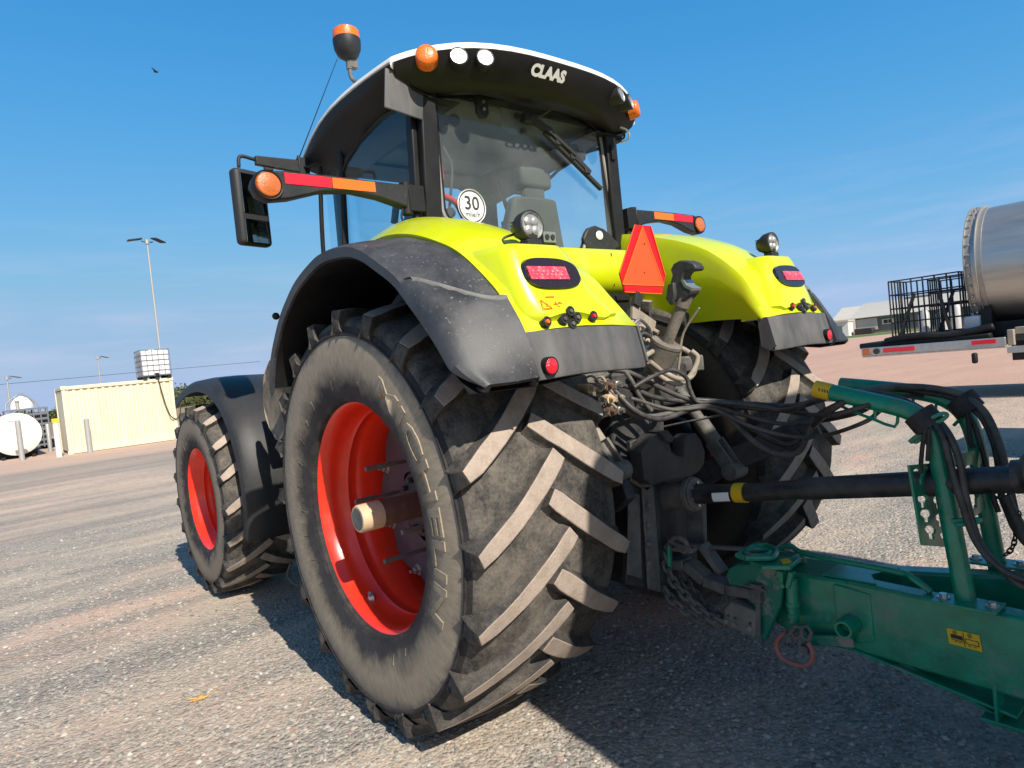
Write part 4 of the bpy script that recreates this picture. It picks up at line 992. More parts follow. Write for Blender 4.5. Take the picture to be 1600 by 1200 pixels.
    sk.prism([(-1.075, 1.73), (-1.11, 1.58), (-1.08, 1.556), (-1.03, 1.58), (-1.02, 1.73)], 'y', .515, .527)
    sk.build('fender_skirt', 'skirt', fo, mir=s < 0, ang=40)
    b = MB(); c = Vector((-1.108, 1.08, 1.603)); b.cyl(c+Vector((.02, 0, 0)), c-Vector((.02, 0, 0)), .034, n=24); ro = b.build('reflector', 'black2', fo, mir=s < 0)
    b = MB(); b.lathe([(0, .026), (.02, .025), (.028, .021), (.030, .012)], c, 'x', -1, 28)
    b.build('reflector_lens', 'redlens', ro, mir=s < 0)
    # inner liner of the wheel arch
    ln = MB(); rows = []
    for i in range(0, N_, 2):
        a = lipf[i]; k2 = (a-Vector((0, 0, .978))).normalized(); p = a-k2*.055
        rows.append([(p.x, y, p.z+(0.04 if y < .9 else 0)) for y in (1.40, 1.1, lerp(.86, .62, i/N_))])
    ln.grid(rows, thick=.006); ln.build('arch_liner', 'black2', fo, mir=s < 0)
    # work lamp standing on the housing
    wl = MB(); c = Vector((-.91, .922, 2.158)); 
    wl.box(c+Vector((.0, 0, -.070)), (.05, .075, .03)); wl.box(c+Vector((.0, 0, -.05)), (.035, .05, .05))
    wl.lathe([(0, -.07), (.035, -.07), (.045, -.05), (.058, -.03), (.062, .0), (.062, .018), (.056, .022)], c, 'x', -1, 36)
    for k in range(5): wl.box(c+Vector((.05+.0, 0, -.02+.012*k)), (.05, .07, .004))
    wlo = wl.build('work_lamp', 'black', fo, mir=s < 0, bevel=.002)
    wl = MB(); wl.lathe([(.0, .012), (.05, .014), (.055, .02), (.053, .024)], c, 'x', -1, 36)
    for k in range(4):
        a = R(45+90*k); wl.ball(c+Vector((-.014, .025*math.cos(a), .025*math.sin(a))), .021, 14, sc=(.5, 1, 1))
    wl.build('lamp_reflector', 'led', wlo, mir=s < 0)
    wl = MB(); wl.tube([c+Vector((.03, -.02, -.02)), c+Vector((.06, .03, -.02)), c+Vector((.05, .10, -.045)), c+Vector((.03, .09, -.085))], .005, 8, smooth=6); wl.build('cable', 'hose', wlo, mir=s < 0)
    # ---------------- front fender
    ff = MB(); rows = []
    for i in range(40):
        a = R(196-130*i/39)                       # from low behind the wheel over the top
        ra = .90+.085*math.sin(math.pi*i/39)
        x0, z0 = 2.974+ra*math.cos(a), .783+ra*math.sin(a)
        yo = 1.235+.10*max(0, (i-20)/19)**1.5; yi = .60+.35*max(0, (i-27)/12)**2
        r = []
        for q, dr in ((0, -.075), (.015, -.012), (.06, .012), (.25, .028), (.5, .03), (.8, .022), (1, .0), (1, -.03)):
            y = lerp(yo, yi, q); r.append((2.974+(ra+dr)*math.cos(a), y, .783+(ra+dr)*math.sin(a)))
        rows.append(r)
    ff.grid(rows, thick=.008); ffo = ff.build('front_fender', 'black', tractor, mir=s < 0, ang=35)
    ff = MB(); ff.bar((2.3, .85, 1.1), (2.6, .5, .9), .06, .05); ff.bar((2.974, .9, 1.70), (2.974, .45, 1.0), .05, .05); ff.build('fender_bracket', 'black2', ffo, mir=s < 0)
    # ---------------- amber lamp arm at the cab corner
    am = MB(); x = .03
    top = [(1.62, 2.555), (1.55, 2.575), (1.3, 2.578), (.88, 2.572)]; bot = [(.90, 2.46), (1.05, 2.497), (1.2, 2.515), (1.35, 2.50), (1.5, 2.455), (1.60, 2.44), (1.645, 2.46), (1.665, 2.50), (1.65, 2.54)]
    am.prism(top+bot, 'x', x-.035, x+.035, 0)
    if s < 0: pass
    amo = am.build('lamp_arm', 'black', tractor, mir=s < 0, bevel=.008)
    am = MB(); am.cyl((x, .885, 2.43), (x, .885, 2.59), .03, n=16); am.box((x, .84, 2.51), (.07, .09, .13)); am.cyl((x+.01, .83, 2.36), (x+.01, .83, 2.44), .022, n=12)
    am.box((x+.03, .79, 2.50), (.05, .10, .05)); am.tube([(x-.03, .93, 2.45), (x-.05, .95, 2.39), (x-.03, .86, 2.36), (x, .83, 2.40)], .006, 8, smooth=5)
    am.build('arm_hinge', 'black2', amo, mir=s < 0, bevel=.004)
    for (y0, y1, mm) in ((1.52, 1.30, 'tapered'), (1.295, 1.075, 'tapeor')):
        am = MB(); am.box((x-.0365, (y0+y1)/2, 2.543), (.003, y0-y1, .048)); am.build('reflective_tape', mm, amo, mir=s < 0)
    am = MB(); am.lathe([(0, .05), (.03, .048), (.05, .042), (.056, .033), (.057, .02)], (x-.01, 1.598, 2.505), 'x', -1, 36); am.build('amber_lens', 'orangelens', amo, mir=s < 0)
    am = MB(); am.lathe([(.058, .036), (.063, .038), (.066, .03), (.066, .0)], (x-.01, 1.598, 2.505), 'x', -1, 36); am.build('lens_bezel', 'black2', amo, mir=s < 0)
# ---------------- cab
b = MB()
for s in (1, -1):        # pillars
    b.bar((.06, .735*s, 2.30), (.03, .70*s, 3.12), .10, .075); b.bar((.09, .80*s, 2.30), (.07, .775*s, 3.06), .035, .06)
    b.bar((.96, .83*s, 1.6), (.86, .79*s, 3.06), .03, .04); b.bar((1.28, .66*s, 1.7), (1.22, .66*s, 3.06), .05, .05)
b.bar((.06, -.72, 3.19), (.06, .72, 3.19), .06, .05); b.bar((1.25, -.66, 3.06), (1.25, .66, 3.06), .05, .05)
cabo = b.build('cab_frame', 'black2', tractor, bevel=.008)
b = MB(); b.box((.62, 0, 1.72), (1.3, 1.3, .12)); b.box((.11, 0, 2.1), (.05, 1.32, .34)); b.box((1.27, 0, 2.05), (.06, 1.2, .5)); b.box((.64, .70, 1.95), (1.1, .06, .45)); b.box((.64, -.70, 1.95), (1.1, .06, .45))
b.build('cab_body', 'black2', tractor, bevel=.01)
# vertical grab rail and thin posts by the door
b = MB(); b.tube([(1.13, .86, 2.0), (1.11, .86, 2.5), (1.05, .85, 2.98)], .014, 10, smooth=5); b.tube([(.93, .835, 2.1), (.845, .80, 2.99)], .012, 8); b.build('grab_rail', 'black2', tractor)
# rear window outline: dips in the middle right for the lever box
wo = [(.665, 2.47), (.64, 2.425), (.55, 2.405), (.30, 2.385), (-.10, 2.29), (-.20, 2.262), (-.33, 2.258), (-.38, 2.29), (-.42, 2.37), (-.47, 2.405), (-.55, 2.405), (-.62, 2.36), (-.69, 2.36), (-.71, 2.42),
      (-.665, 2.80), (-.645, 3.04), (-.60, 3.10), (-.44, 3.145), (-.2, 3.17), (.1, 3.172), (.3, 3.15), (.52, 3.115), (.64, 3.075), (.655, 2.9)]
wo3 = [Vector((0, y, z)) for y, z in wo]
wo_s = catmull(wo3+[wo3[0]], 4)[:-1]
def wx(z): return .045-.0*(z-2.4)
b = MB(); pts = [(wx(p.z), p.y, p.z) for p in wo_s]
b.add([(x, y, z) for x, y, z in pts]+[(x+.005, y, z) for x, y, z in pts], [tuple(range(len(pts))), tuple(range(2*len(pts)-1, len(pts)-1, -1))]+[(i, (i+1) % len(pts), (i+1) % len(pts)+len(pts), i+len(pts)) for i in range(len(pts))])
win = b.build('rear_window', 'glass', tractor, smooth=False)
b = MB(); b.tube([(wx(p.z)-.006, p.y, p.z) for p in wo_s], .011, 8, closed=True); b.build('window_seal', 'seal', win)
b = MB()   # painted black edge of the pane
inner = [(x-.001, y*.955-.0, 2.70+(z-2.70)*.94) for x, y, z in pts]; n_ = len(pts)
b.add([(x-.001, y, z) for x, y, z in pts]+inner, [(i, (i+1) % n_, (i+1) % n_+n_, i+n_) for i in range(n_)]); b.build('pane_border', 'black2', win, smooth=False)
b = MB()   # panel below the window
b.prism([(.74, 2.46), (.66, 2.40), (.3, 2.37), (-.1, 2.28), (-.21, 2.25), (-.34, 2.245), (-.39, 2.28), (-.43, 2.365), (-.48, 2.395), (-.55, 2.39), (-.62, 2.345), (-.76, 2.34), (-.76, 1.9), (.74, 1.9)], 'x', .03, .07)
b.build('rear_panel', 'black2', tractor, bevel=.006)
b = MB(); b.prism([(-.42, 2.26), (-.375, 2.36), (-.40, 2.40), (-.43, 2.43), (-.50, 2.45), (-.58, 2.43), (-.66, 2.38), (-.73, 2.33), (-.6, 2.26)], 'x', .02, .05)
cv = b.build('wiring_cover', 'black', win, bevel=.01)
b = MB(); b.ball((.015, -.52, 2.385), .03, 12, sc=(.3, 1.1, 1)); b.build('cover_cap', 'sticker', cv)
b = MB(); b.box((.02, -.06, 2.345), (.04, .10, .075)); b.box((.03, -.06, 2.27), (.04, .14, .09)); cm = b.build('socket_box', 'black', win, bevel=.008)
b = MB(); b.box((-.002, -.06, 2.35), (.006, .10, .065)); b.build('socket_plate', 'trim', cm, bevel=.01)
b = MB()
for yy in (-.035, -.08): b.cyl((-.004, yy, 2.35), (-.012, yy, 2.35), .016, n=14)
b.build('socket', 'ink', cm)
# window hinges, wiper
b = MB()
for yy in (.335,): b.prism([(yy-.04, 3.12), (yy+.04, 3.12), (yy+.04, 3.03), (yy+.02, 3.0), (yy-.02, 3.0), (yy-.04, 3.03)], 'x', .01, .04)
b.build('window_hinge', 'black', win, bevel=.006)
b = MB()
for zz in (3.085, 3.045): b.cyl((.012, .335, zz), (.0, .335, zz), .009, n=10)
b.build('hinge_screws', 'chrome', win)
b = MB(); b.box((.01, .0, 3.045), (.05, .09, .05)); b.bar((0, .01, 3.05), (-.02, -.14, 2.975), .04, .034); b.bar((-.015, -.13, 2.98), (-.02, -.33, 2.86), .03, .022)
b.bar((-.005, -.10, 2.975), (.0, -.56, 2.68), .026, .024); b.bar((-.015, -.16, 2.97), (-.012, -.46, 2.77), .018, .03)
for q in (.2, .45, .7): b.box(Vector((-.012, -.10, 2.985)).lerp(Vector((-.01, -.56, 2.69)), q), (.03, .035, .035))
wp = b.build('wiper', 'ink', win, bevel=.003)
b = MB(); b.tube([(.0, -.09, 3.16), (-.03, -.13, 3.155), (-.035, -.12, 3.09), (.0, -.03, 3.05), (.0, .02, 3.05)], .005, 8, smooth=8); b.build('washer_tube', 'hosegrey', wp)
b = MB(); b.prism([(.17, 2.985), (.17, 3.10), (-.06, 3.10), (-.08, 3.05), (-.05, 3.0), (.04, 2.955), (.13, 2.955)], 'x', .055, .06); b.build('wiper_motor_cover', 'trim', win, bevel=.01)
b = MB()
for yy, zz in ((.07, 3.06), (.03, 2.98)): b.cyl((.04, yy, zz), (.03, yy, zz), .018, n=14)
b.build('cover_bolts', 'darksteel', win)
# round speed sticker
b = MB(); c = Vector((.036, .468, 2.505)); b.lathe([(0, 0), (.0955, 0), (.0955, .004)], c, 'x', -1, 48)
st = b.build('speed_sticker', 'sticker', win)
b = MB(); b.lathe([(.082, .002), (.089, .002)], c, 'x', -1, 64)
st2 = MB(); st2.m = list(b.m); st2.v = [(x-.001, y, z) for x, y, z in b.v]; st2.f = list(b.f)
v, f = text_data('30', .105, 0, .001); w = max(p[0] for p in v)
st2.add([(c.x-.003, c.y+w/2-p[0], c.z-.018+p[1]) for p in v], f)
v, f = text_data('mile/h', .042, 0, .0); w = max(p[0] for p in v)
st2.add([(c.x-.003, c.y+w/2-p[0], c.z-.058+p[1]) for p in v], f); st2.build('sticker_print', 'interior', st, smooth=False)
# side panes and windscreen
for s in (1, -1):
    b = MB(); o = [(.10, 2.10), (.09, 3.02), (.30, 3.04), (.60, 3.0), (.80, 2.93), (.865, 2.88), (.93, 2.1)]
    b.prism(o, 'y', .792*s, .797*s); so = b.build('side_window', 'sideglass', tractor, smooth=False)
    b = MB(); b.tube([(x, .797*s, z) for x, z in o[1:]], .012, 6); b.build('window_seal', 'black2', so)
    b = MB(); b.prism([(.97, 2.0), (.88, 3.0), (1.18, 3.02), (1.24, 2.0)], 'y', .755*s, .76*s); b.build('quarter_window', 'sideglass', tractor, smooth=False)
b = MB(); b.prism([(-.64, 2.0), (-.64, 3.04), (.64, 3.04), (.64, 2.0)], 'x', 1.27, 1.275); b.build('windscreen', 'sideglass', tractor, smooth=False)
# ---------------- inside the cab
b = MB(); b.box((.55, -.10, 2.02), (.5, .5, .14)); b.box((.60, -.10, 1.86), (.3, .3, .22))
b.grid([[(.24-.012*k-.04*math.cos(y*5), -.12+y*(1-.08*max(0, k-3)), 2.08+.078*k) for y in (-.26, -.2, -.1, 0, .1, .2, .26)] for k in range(8)], thick=-.10)
seat = b.build('driver_seat', 'seat', tractor, bevel=.02, seg=3)
b = MB(); b.box((.17, -.13, 2.75), (.09, .25, .13)); b.box((.17, -.12, 2.66), (.05, .18, .10)); b.box((.42, -.42, 2.30), (.35, .09, .09)); b.box((.42, .20, 2.30), (.32, .07, .06)); b.build('headrest', 'seat', seat, bevel=.03, seg=3)
b = MB(); b.box((.62, -.55, 2.05), (.6, .22, .45)); b.box((.75, -.50, 2.42), (.10, .12, .18)); b.build('side_console', 'interior', tractor, bevel=.02)
b = MB(); b.torus((1.0, 0, 2.34), .19, .014, 'z', 32, 8); b.bar((1.0, 0, 2.34), (1.18, 0, 1.9), .06, .06); b.bar((1.0, -.18, 2.34), (1.0, .18, 2.34), .03, .015); b.build('steering_wheel', 'ink', tractor)
b = MB(); b.box((.66, 0, 3.13), (1.05, 1.28, .04)); b.box((.95, 0, 3.09), (.35, .9, .08)); b.build('cab_headliner', 'trim', tractor, bevel=.02)
b = MB(); b.tube([(.12, .635, 2.93), (.12, .635, 2.62), (.12, .60, 2.58), (.14, .50, 2.55), (.16, .44, 2.48)], .017, 10, smooth=5); b.box((.12, .615, 2.70), (.03, .06, .08)); b.build('red_lever', mat('red interior bar', (.6, .05, .035), .5), tractor)
b = MB(); b.tube([(.15, .55, 3.02), (.15, .53, 2.85), (.15, .49, 2.75), (.15, .54, 2.50)], .008, 8, smooth=6); b.cyl((.13, .54, 2.49), (.17, .54, 2.49), .028, n=16); b.build('gas_strut', 'interior', tractor)
b = MB()
for y_, z_, r_ in ((.60, 3.0, .045), (.50, 3.02, .035), (.42, 3.03, .035), (-.47, 3.0, .035), (-.54, 2.98, .04), (-.60, 2.95, .035)): b.cyl((.17, y_, z_), (.21, y_, z_), r_, n=18)
b.build('ceiling_vents', 'ink', tractor)
b = MB(); b.bar((.7, -.60, 2.30), (.95, -.62, 2.62), .05, .03); b.bar((.95, -.62, 2.62), (1.0, -.55, 3.0), .03, .03); b.box((.95, -.60, 2.62), (.04, .18, .14)); b.tube([(.6, -.45, 2.3), (.8, -.52, 2.55), (.85, -.52, 2.6)], .012, 8, smooth=4); b.build('monitor_bracket', 'interior', tractor, bevel=.004)
b = MB(); b.tube([(.18, .68, 2.42), (.30, .70, 2.55), (.42, .70, 2.60), (.48, .70, 2.5)], .022, 8, smooth=5); b.prism([(.1, 2.3), (.14, 2.5), (.32, 2.62), (.45, 2.3)], 'y', .66, .70); b.build('inner_grab_handle', 'ink', tractor)
# ---------------- roof
def roof_outline(x):   # half width
    return .93-.03*max(0, x-.3)-.16*max(0, (x-.75))**1.5
def ztop(x, y):
    e = abs(y)/.93
    return 3.205+.085*(1-e**2.4)*.75+.05*math.sin(min(1, max(0, (x+.3)/1.7))*math.pi)-.04*e**6-.10*max(0, (x-.6))**1.5
xs = [-.285, -.275, -.25, -.2, -.1, .0, .15, .3, .5, .7, .9, 1.1, 1.25, 1.34, 1.37]
def rear_x(y): e = abs(y)/.93; return -.30+.27*e**3.2
b = MB(); rows = []
yy = [math.sin(math.pi/2*t/12) for t in range(-12, 13)]
for i, x in enumerate(xs):
    r = []
    for t in yy:
        hw = roof_outline(max(0, x)); y = hw*t; f0 = max(0, 1-(x+.285)/.9); xx = x+(rear_x(y)+.285)*f0
        edge = 0
        if i == 0 or i == len(xs)-1: edge = .03
        z = ztop(xx, y)-edge
        if abs(t) > .999: z -= .02
        r.append((xx, y, z))
    rows.append(r)
b.grid(rows, thick=-.028)
roof = b.build('roof', 'white', tractor, ang=50)
b = MB()
# black fascia: rear face leaning under the white cap, sides curving down to the front corners
rows = []
for t in [i/48*2-1 for i in range(49)]:
    y = .91*t; e = abs(t); x0 = rear_x(y)+.012; zt = ztop(x0, y)-.022
    zb = 3.10-.045*e*e
    rows.append([(x0+.015, y*.99, zt+.004), (x0+.002, y, zt-.012), (x0+.02, y*.985, zt-.05), (x0+.05, y*.975, lerp(zt, zb, .55)), (x0+.085, y*.96, lerp(zt, zb, .8)), (x0+.12, y*.94, zb), (x0+.20, y*.88, zb+.01), (.10, y*.80, 3.175)])
b.grid(rows, thick=.012)
fas = b.build('roof_fascia', 'black2', roof, ang=50)
b = MB()
for s in (1, -1):
    rows = []
    for i in range(22):
        x = -.02+1.37*i/21; hw = roof_outline(x)-.012; zt = ztop(x, hw)-.03; k = min(1, i/4)
        dip = .17*(i/21)**1.5
        rows.append([(x, s*hw, zt), (x, s*(hw-.004), zt-.03*k-.005), (x, s*(hw-.03), zt-.06*k-.01), (x, s*(hw-.075), 3.10-dip*.4), (x, s*(hw-.12), 3.065-dip), (x, s*(hw-.22), 3.04-dip*.4), (x, s*(hw-.40), 3.04)])
    b.grid(rows, thick=.006*s)
b.box((1.2, 0, 3.09), (.30, 1.45, .12)); b.box((.69, 0, 3.17), (1.1, 1.3, .05))
b.build('roof_side_panel', 'black2', roof, ang=50)
# lamps let into the fascia
for y, rr_, mm, nm in ((.80, .056, 'orange', 'indicator'), (.64, .044, 'led', 'roof_work_lamp'), (.51, .044, 'led', 'roof_work_lamp'), (-.80, .056, 'orange', 'indicator'), (-.64, .044, 'led', 'roof_work_lamp'), (-.51, .044, 'led', 'roof_work_lamp')):
    x0 = rear_x(y); c = Vector({.80: (-.145, .79, 3.172), .64: (-.155, .64, 3.166), .51: (-.195, .508, 3.170)}[abs(y)]); c.y = math.copysign(c.y, y); c.x -= .045 if mm == 'led' else .0
    tilt = Matrix.Rotation(R(-32)*(y/.8), 3, 'Z') @ Matrix.Rotation(R(8), 3, 'Y')
    def lz(prof, n=28):
        q = MB(); q.lathe(prof, (0, 0, 0), 'x', -1, n); q.v = [tuple(c+tilt @ Vector(p)) for p in q.v]; return q
    if mm == 'led':
        q = lz([(0, -.05), (rr_*.8, -.05), (rr_*1.05, .0), (rr_*1.12, .03), (rr_, .036)]); h = q.build(nm, 'black', fas)
        q = lz([(0, .030), (rr_*.9, .031), (rr_, .036)])
        q.build('lamp_lens', 'led', h)
    else:
        q = lz([(0, .034), (rr_*.5, .033), (rr_*.85, .027), (rr_*.98, .015), (rr_, .0), (rr_*.98, -.04)]); q.v = [(x, cc, z) for x, cc, z in q.v]
        q.build(nm, 'orange', fas, ang=50)
# lettering on the fascia
v, f = text_data('CLAAS', .075, 0, .0045); w = max(p[0] for p in v)
b = MB(); vs = []
for p in v:
    px_ = p[0]+p[1]*.14; yv = .225-px_*1.1; x0 = rear_x(yv)
    vs.append((x0-.002+.034*max(0, 1-p[1]/.07), yv, ztop(x0, yv)-.122+p[1]*.98+.0))
b.add([(x-.008, y, z) for x, y, z in vs], f); b.build('lettering', 'silverlet', fas, smooth=False)
# shade plate and bracket under the roof corner
b = MB(); b.box((.0, .85, 3.03), (.012, .22, .20), Matrix.Rotation(R(8), 3, 'X')); b.build('number_board', 'skirt', fas, bevel=.004)
b = MB(); b.bar((.0, .74, 3.13), (.0, .90, 3.14), .05, .03); b.tube([(.0, .76, 3.11), (-.04, .80, 3.12), (-.02, .72, 3.09)], .008, 8, smooth=4); b.build('bracket', 'black', fas)
b = MB(); b.box((.02, -.76, 3.03), (.05, .10, .035)); b.tube([(-.03, -.70, 3.09), (-.06, -.76, 3.06), (-.03, -.80, 3.03), (.0, -.76, 3.02)], .007, 8, smooth=5); b.box((.0, -.70, 2.93), (.03, .035, .10)); b.build('cable_clamp', 'black2', fas, bevel=.003)
b = MB(); b.tube([(-.03, -.72, 3.10), (-.08, -.78, 3.06), (-.05, -.82, 3.02), (.0, -.80, 3.01)], .006, 8, smooth=6); b.build('white_cable', 'sticker', fas)
# beacon
c = Vector((.55, .84, 3.50))
b = MB(); b.lathe([(0, -.07), (.02, -.07), (.035, -.06), (.058, -.045), (.074, -.01), (.078, .025), (.078, .045), (.074, .05)], c, 'z', 1, 32)
bk = b.build('beacon', 'black', roof)
b = MB(); b.lathe([(.074, .045), (.076, .065), (.072, .095), (.055, .108), (0, .112)], c, 'z', 1, 32); b.build('beacon_lens', 'orange', bk)
b = MB(); b.cyl(c+Vector((0, 0, -.12)), c+Vector((0, 0, -.06)), .018, n=12); b.box(c+Vector((0, -.02, -.085)), (.04, .05, .05)); b.tube([c+Vector((0, 0, -.10)), c+Vector((-.01, -.0, -.17)), c+Vector((-.06, -.015, -.22)), c+Vector((-.10, -.03, -.24))], .012, 10, smooth=5)
b.box(c+Vector((-.14, -.03, -.24)), (.14, .06, .03)); b.build('beacon_bracket', 'midsteel', bk, bevel=.002)
# aerial
b = MB(); p0 = Vector((1.33, .86, 3.06)); p1 = at(527, 92, 'y', .80)
b.tube([p0, p0+Vector((-.02, 0, .06)), p1], lambda t: .006-.004*t, 6); b.lathe([(0, .0), (.05, .0), (.03, .03), (.014, .045), (.01, .07)], p0, 'z', 1, 16); b.tube([p0, p0+Vector((-.1, -.02, -.03)), p0+Vector((-.16, -.1, 0))], .009, 6)
b.build('aerial', 'ink', roof)
# ---------------- mirror on its long arm
b = MB(); b.bar((1.3, 1.16, 3.055), (1.3, .84, 3.045), .035, .055, h2=.085); b.box((1.3, .85, 3.04), (.05, .07, .13)); b.tube([(1.3, 1.16, 3.06), (1.3, 1.25, 3.07), (1.3, 1.265, 3.0)], .012, 8, smooth=4)
b.box((1.3, 1.08, 3.015), (.02, .06, .03)); b.bar((1.3, .84, 3.08), (1.3, .62, 3.09), .03, .03); b.bar((1.3, .84, 2.99), (1.3, .62, 2.98), .03, .03); b.bar((1.3, .62, 3.10), (1.3, .62, 2.96), .03, .03)
ma = b.build('mirror_arm', 'black', tractor, bevel=.005)
MC = Vector((1.30, 1.22, 2.75)); MR = Matrix.Rotation(R(17), 3, 'Z')
b = MB(); b.box((1.30, 1.22, 2.75), (.08, .225, .47)); b.v = [tuple(MR @ (Vector(p)-MC)+MC) for p in b.v]; mo = b.build('mirror_housing', 'ink', ma, bevel=.03, seg=4)
b = MB(); b.box((1.257, 1.215, 2.83), (.006, .175, .245)); b.box((1.257, 1.215, 2.60), (.006, .175, .145)); b.v = [tuple(MR @ (Vector(p)-MC)+MC) for p in b.v]; b.build('mirror_glass', 'mirror', mo, bevel=.012, seg=3)
b = MB(); b.tube([(1.29, .98, 3.01), (1.29, .92, 2.96), (1.29, .86, 2.99)], .006, 6, smooth=5); b.build('mirror_cable', 'ink', ma)
b = MB(); b.bar((1.3, -1.16, 3.055), (1.3, -.84, 3.045), .035, .055); b.box((1.32, -1.22, 2.75), (.08, .215, .47)); b.build('far_mirror', 'black2', tractor, bevel=.01)
# ---------------- body, bonnet, rear axle
b = MB(); b.box((.1, 0, 1.0), (.75, .62, .62)); b.box((1.2, 0, .92), (1.7, .5, .5)); b.box((2.6, 0, .95), (1.5, .46, .45)); b.cyl((0, -.62, .978), (0, .62, .978), .20, n=32); b.cyl((0, -.95, .978), (0, .95, .978), .13, n=24)
b.box((2.974, 0, .75), (.25, 1.5, .2)); b.box((0, 0, 1.45), (.6, .8, .5)); b.box((-.28, .0, 1.15), (.25, .55, .75)); b.build('chassis', 'darksteel', tractor, bevel=.03)
b = MB(); rows = []
for x, hw, z0, z1 in ((1.28, .44, 1.35, 2.18), (1.9, .44, 1.3, 2.12), (2.6, .42, 1.25, 2.0), (3.2, .40, 1.2, 1.85), (3.7, .37, 1.15, 1.66), (3.9, .30, 1.1, 1.45), (3.93, .25, 1.05, 1.25)):
    rows.append([(x, -hw, z0), (x, -hw, lerp(z0, z1, .75)), (x, -hw*.85, z1-.04), (x, -hw*.4, z1), (x, hw*.4, z1), (x, hw*.85, z1-.04), (x, hw, lerp(z0, z1, .75)), (x, hw, z0)])
b.grid(rows); b.add(rows[-1], [tuple(range(8))]); b.build('bonnet', 'lime', tractor, bevel=.01)
b = MB(); b.cyl((1.35, -.62, 1.4), (1.35, -.62, 2.9), .08, n=20); b.build('exhaust_pipe', 'black2', tractor)
b = MB()
for zz, y0 in ((.55, .98), (.85, .95), (1.15, .92)): b.box((1.42, y0, zz), (.36, .22, .035))
b.bar((1.24, 1.0, .5), (1.24, .85, 1.6), .03, .06); b.bar((1.6, 1.0, .5), (1.6, .85, 1.6), .03, .06); b.box((1.45, .72, 1.0), (.75, .5, .85)); b.box((1.55, .55, 1.5), (.9, .28, .6)); b.box((1.75, .62, 1.50), (.08, .90, .42)); b.build('cab_steps', 'black2', tractor, bevel=.012)
b = MB(); b.tube([at(455, 880, 'y', .9), at(450, 900, 'y', .9), at(468, 915, 'y', .9), at(475, 895, 'y', .9)], .012, 8, smooth=5); b.build('step_loop', 'midsteel', tractor)
b = MB(); rows = []
edge = [(425, 562), (416, 590), (415, 630), (424, 668), (434, 684)]
for (px, py) in edge:
    p = at(px, py, 'y', 1.16); rows.append([p, p+Vector((-.05, -.01, -.01)), p+Vector((-.22, -.03, .0))])
b.grid(rows, thick=.02); fp = b.build('rubber_flap', 'flap', tractor)
b = MB(); b.tube([at(432, 590, 'y', 1.17)]+[at(px, py, 'y', 1.165) for px, py in edge], lambda t: .014+.004*math.sin(t*20), 7, smooth=4); b.build('flap_edge', 'flapedge', fp)
b = MB(); b.ball(at(431, 494, 'y', 1.38), .02, 12); b.build('door_knob', 'black2', tractor)
# ---------------- lime bridge between the fenders behind the cab
b = MB(); b.grid([[(x, y, z) for y in (.56, .2, -.2, -.62)] for x, z in ((.03, 2.26), (-.10, 2.255), (-.20, 2.235), (-.235, 2.17), (-.235, 2.06), (-.20, 2.0), (-.08, 1.97))], thick=.012)
b.build('rear_cowl', 'lime', tractor, ang=60)
b = MB(); b.box((-.22, -.40, 1.95), (.03, .12, .03)); b.box((-.232, -.33, 2.12), (.006, .004, .20)); b.box((-.12, 0, 1.87), (.2, .95, .22)); b.build('cowl_mount', 'black2', tractor, bevel=.01)
# ---------------- slow vehicle triangle on its post
SX = -.62
def TP(px, py, x=SX): return at(px, py, 'x', x)
b = MB(); o = [TP(*q) for q in ((992, 351), (1017, 353), (1040, 431), (1034, 459), (976, 456), (968, 427))]
b.prism([(p.y, p.z) for p in o], 'x', SX, SX+.006); sm = b.build('slow_vehicle_triangle', 'smvred', tractor, smooth=False)
b = MB(); o = [TP(*q) for q in ((1004, 354), (1037, 445), (1036, 446), (974, 444), (973, 443))]
b.prism([(p.y, p.z) for p in o], 'x', SX-.004, SX-.001); b.build('triangle_centre', 'smvor', sm, smooth=False)
b = MB(); o = [TP(*q) for q in ((974, 445.5), (1036, 447.5), (1033, 458), (977, 455))]
b.prism([(p.y, p.z) for p in o], 'x', SX-.003, SX-.0005); b.build('triangle_foot', 'smvred', sm, smooth=False)
b = MB()
for q0, q1 in (((1004, 354), (973, 444)), ((1004, 354), (1037, 446)), ((973, 444.5), (1037, 446.5)), ((992, 351), (968, 427)), ((1017, 353), (1040, 431)), ((1034, 459), (976, 456))):
    b.bar(TP(*q0, x=SX-.005), TP(*q1, x=SX-.005), .004, .003, up=(1, 0, 0))
b.build('triangle_outline', 'tapeor', sm)
for q in ((1007, 381), (1007, 426)): b = MB(); b.cyl(TP(*q, x=SX-.004), TP(*q, x=SX-.007), .004, n=10); b.build('screw', 'ink', sm)
b = MB(); p = TP(997, 470); b.bar(TP(1000, 400, SX+.015), TP(995, 475, SX+.015), .022, .012, up=(1, 0, 0)); b.bar(TP(997, 458, SX), TP(993, 478, SX), .05, .03, up=(1, 0, 0)); b.build('triangle_post', 'ink', sm, bevel=.002)
b = MB(); b.bar(TP(993, 472, SX+.01), TP(992, 500, SX+.01), .06, .02, up=(1, 0, 0)); b.bar(TP(985, 490, SX+.03), TP(1018, 512, SX+.05), .07, .05, up=(1, 0, 0)); b.build('triangle_socket', 'dustpipe', sm, bevel=.003)
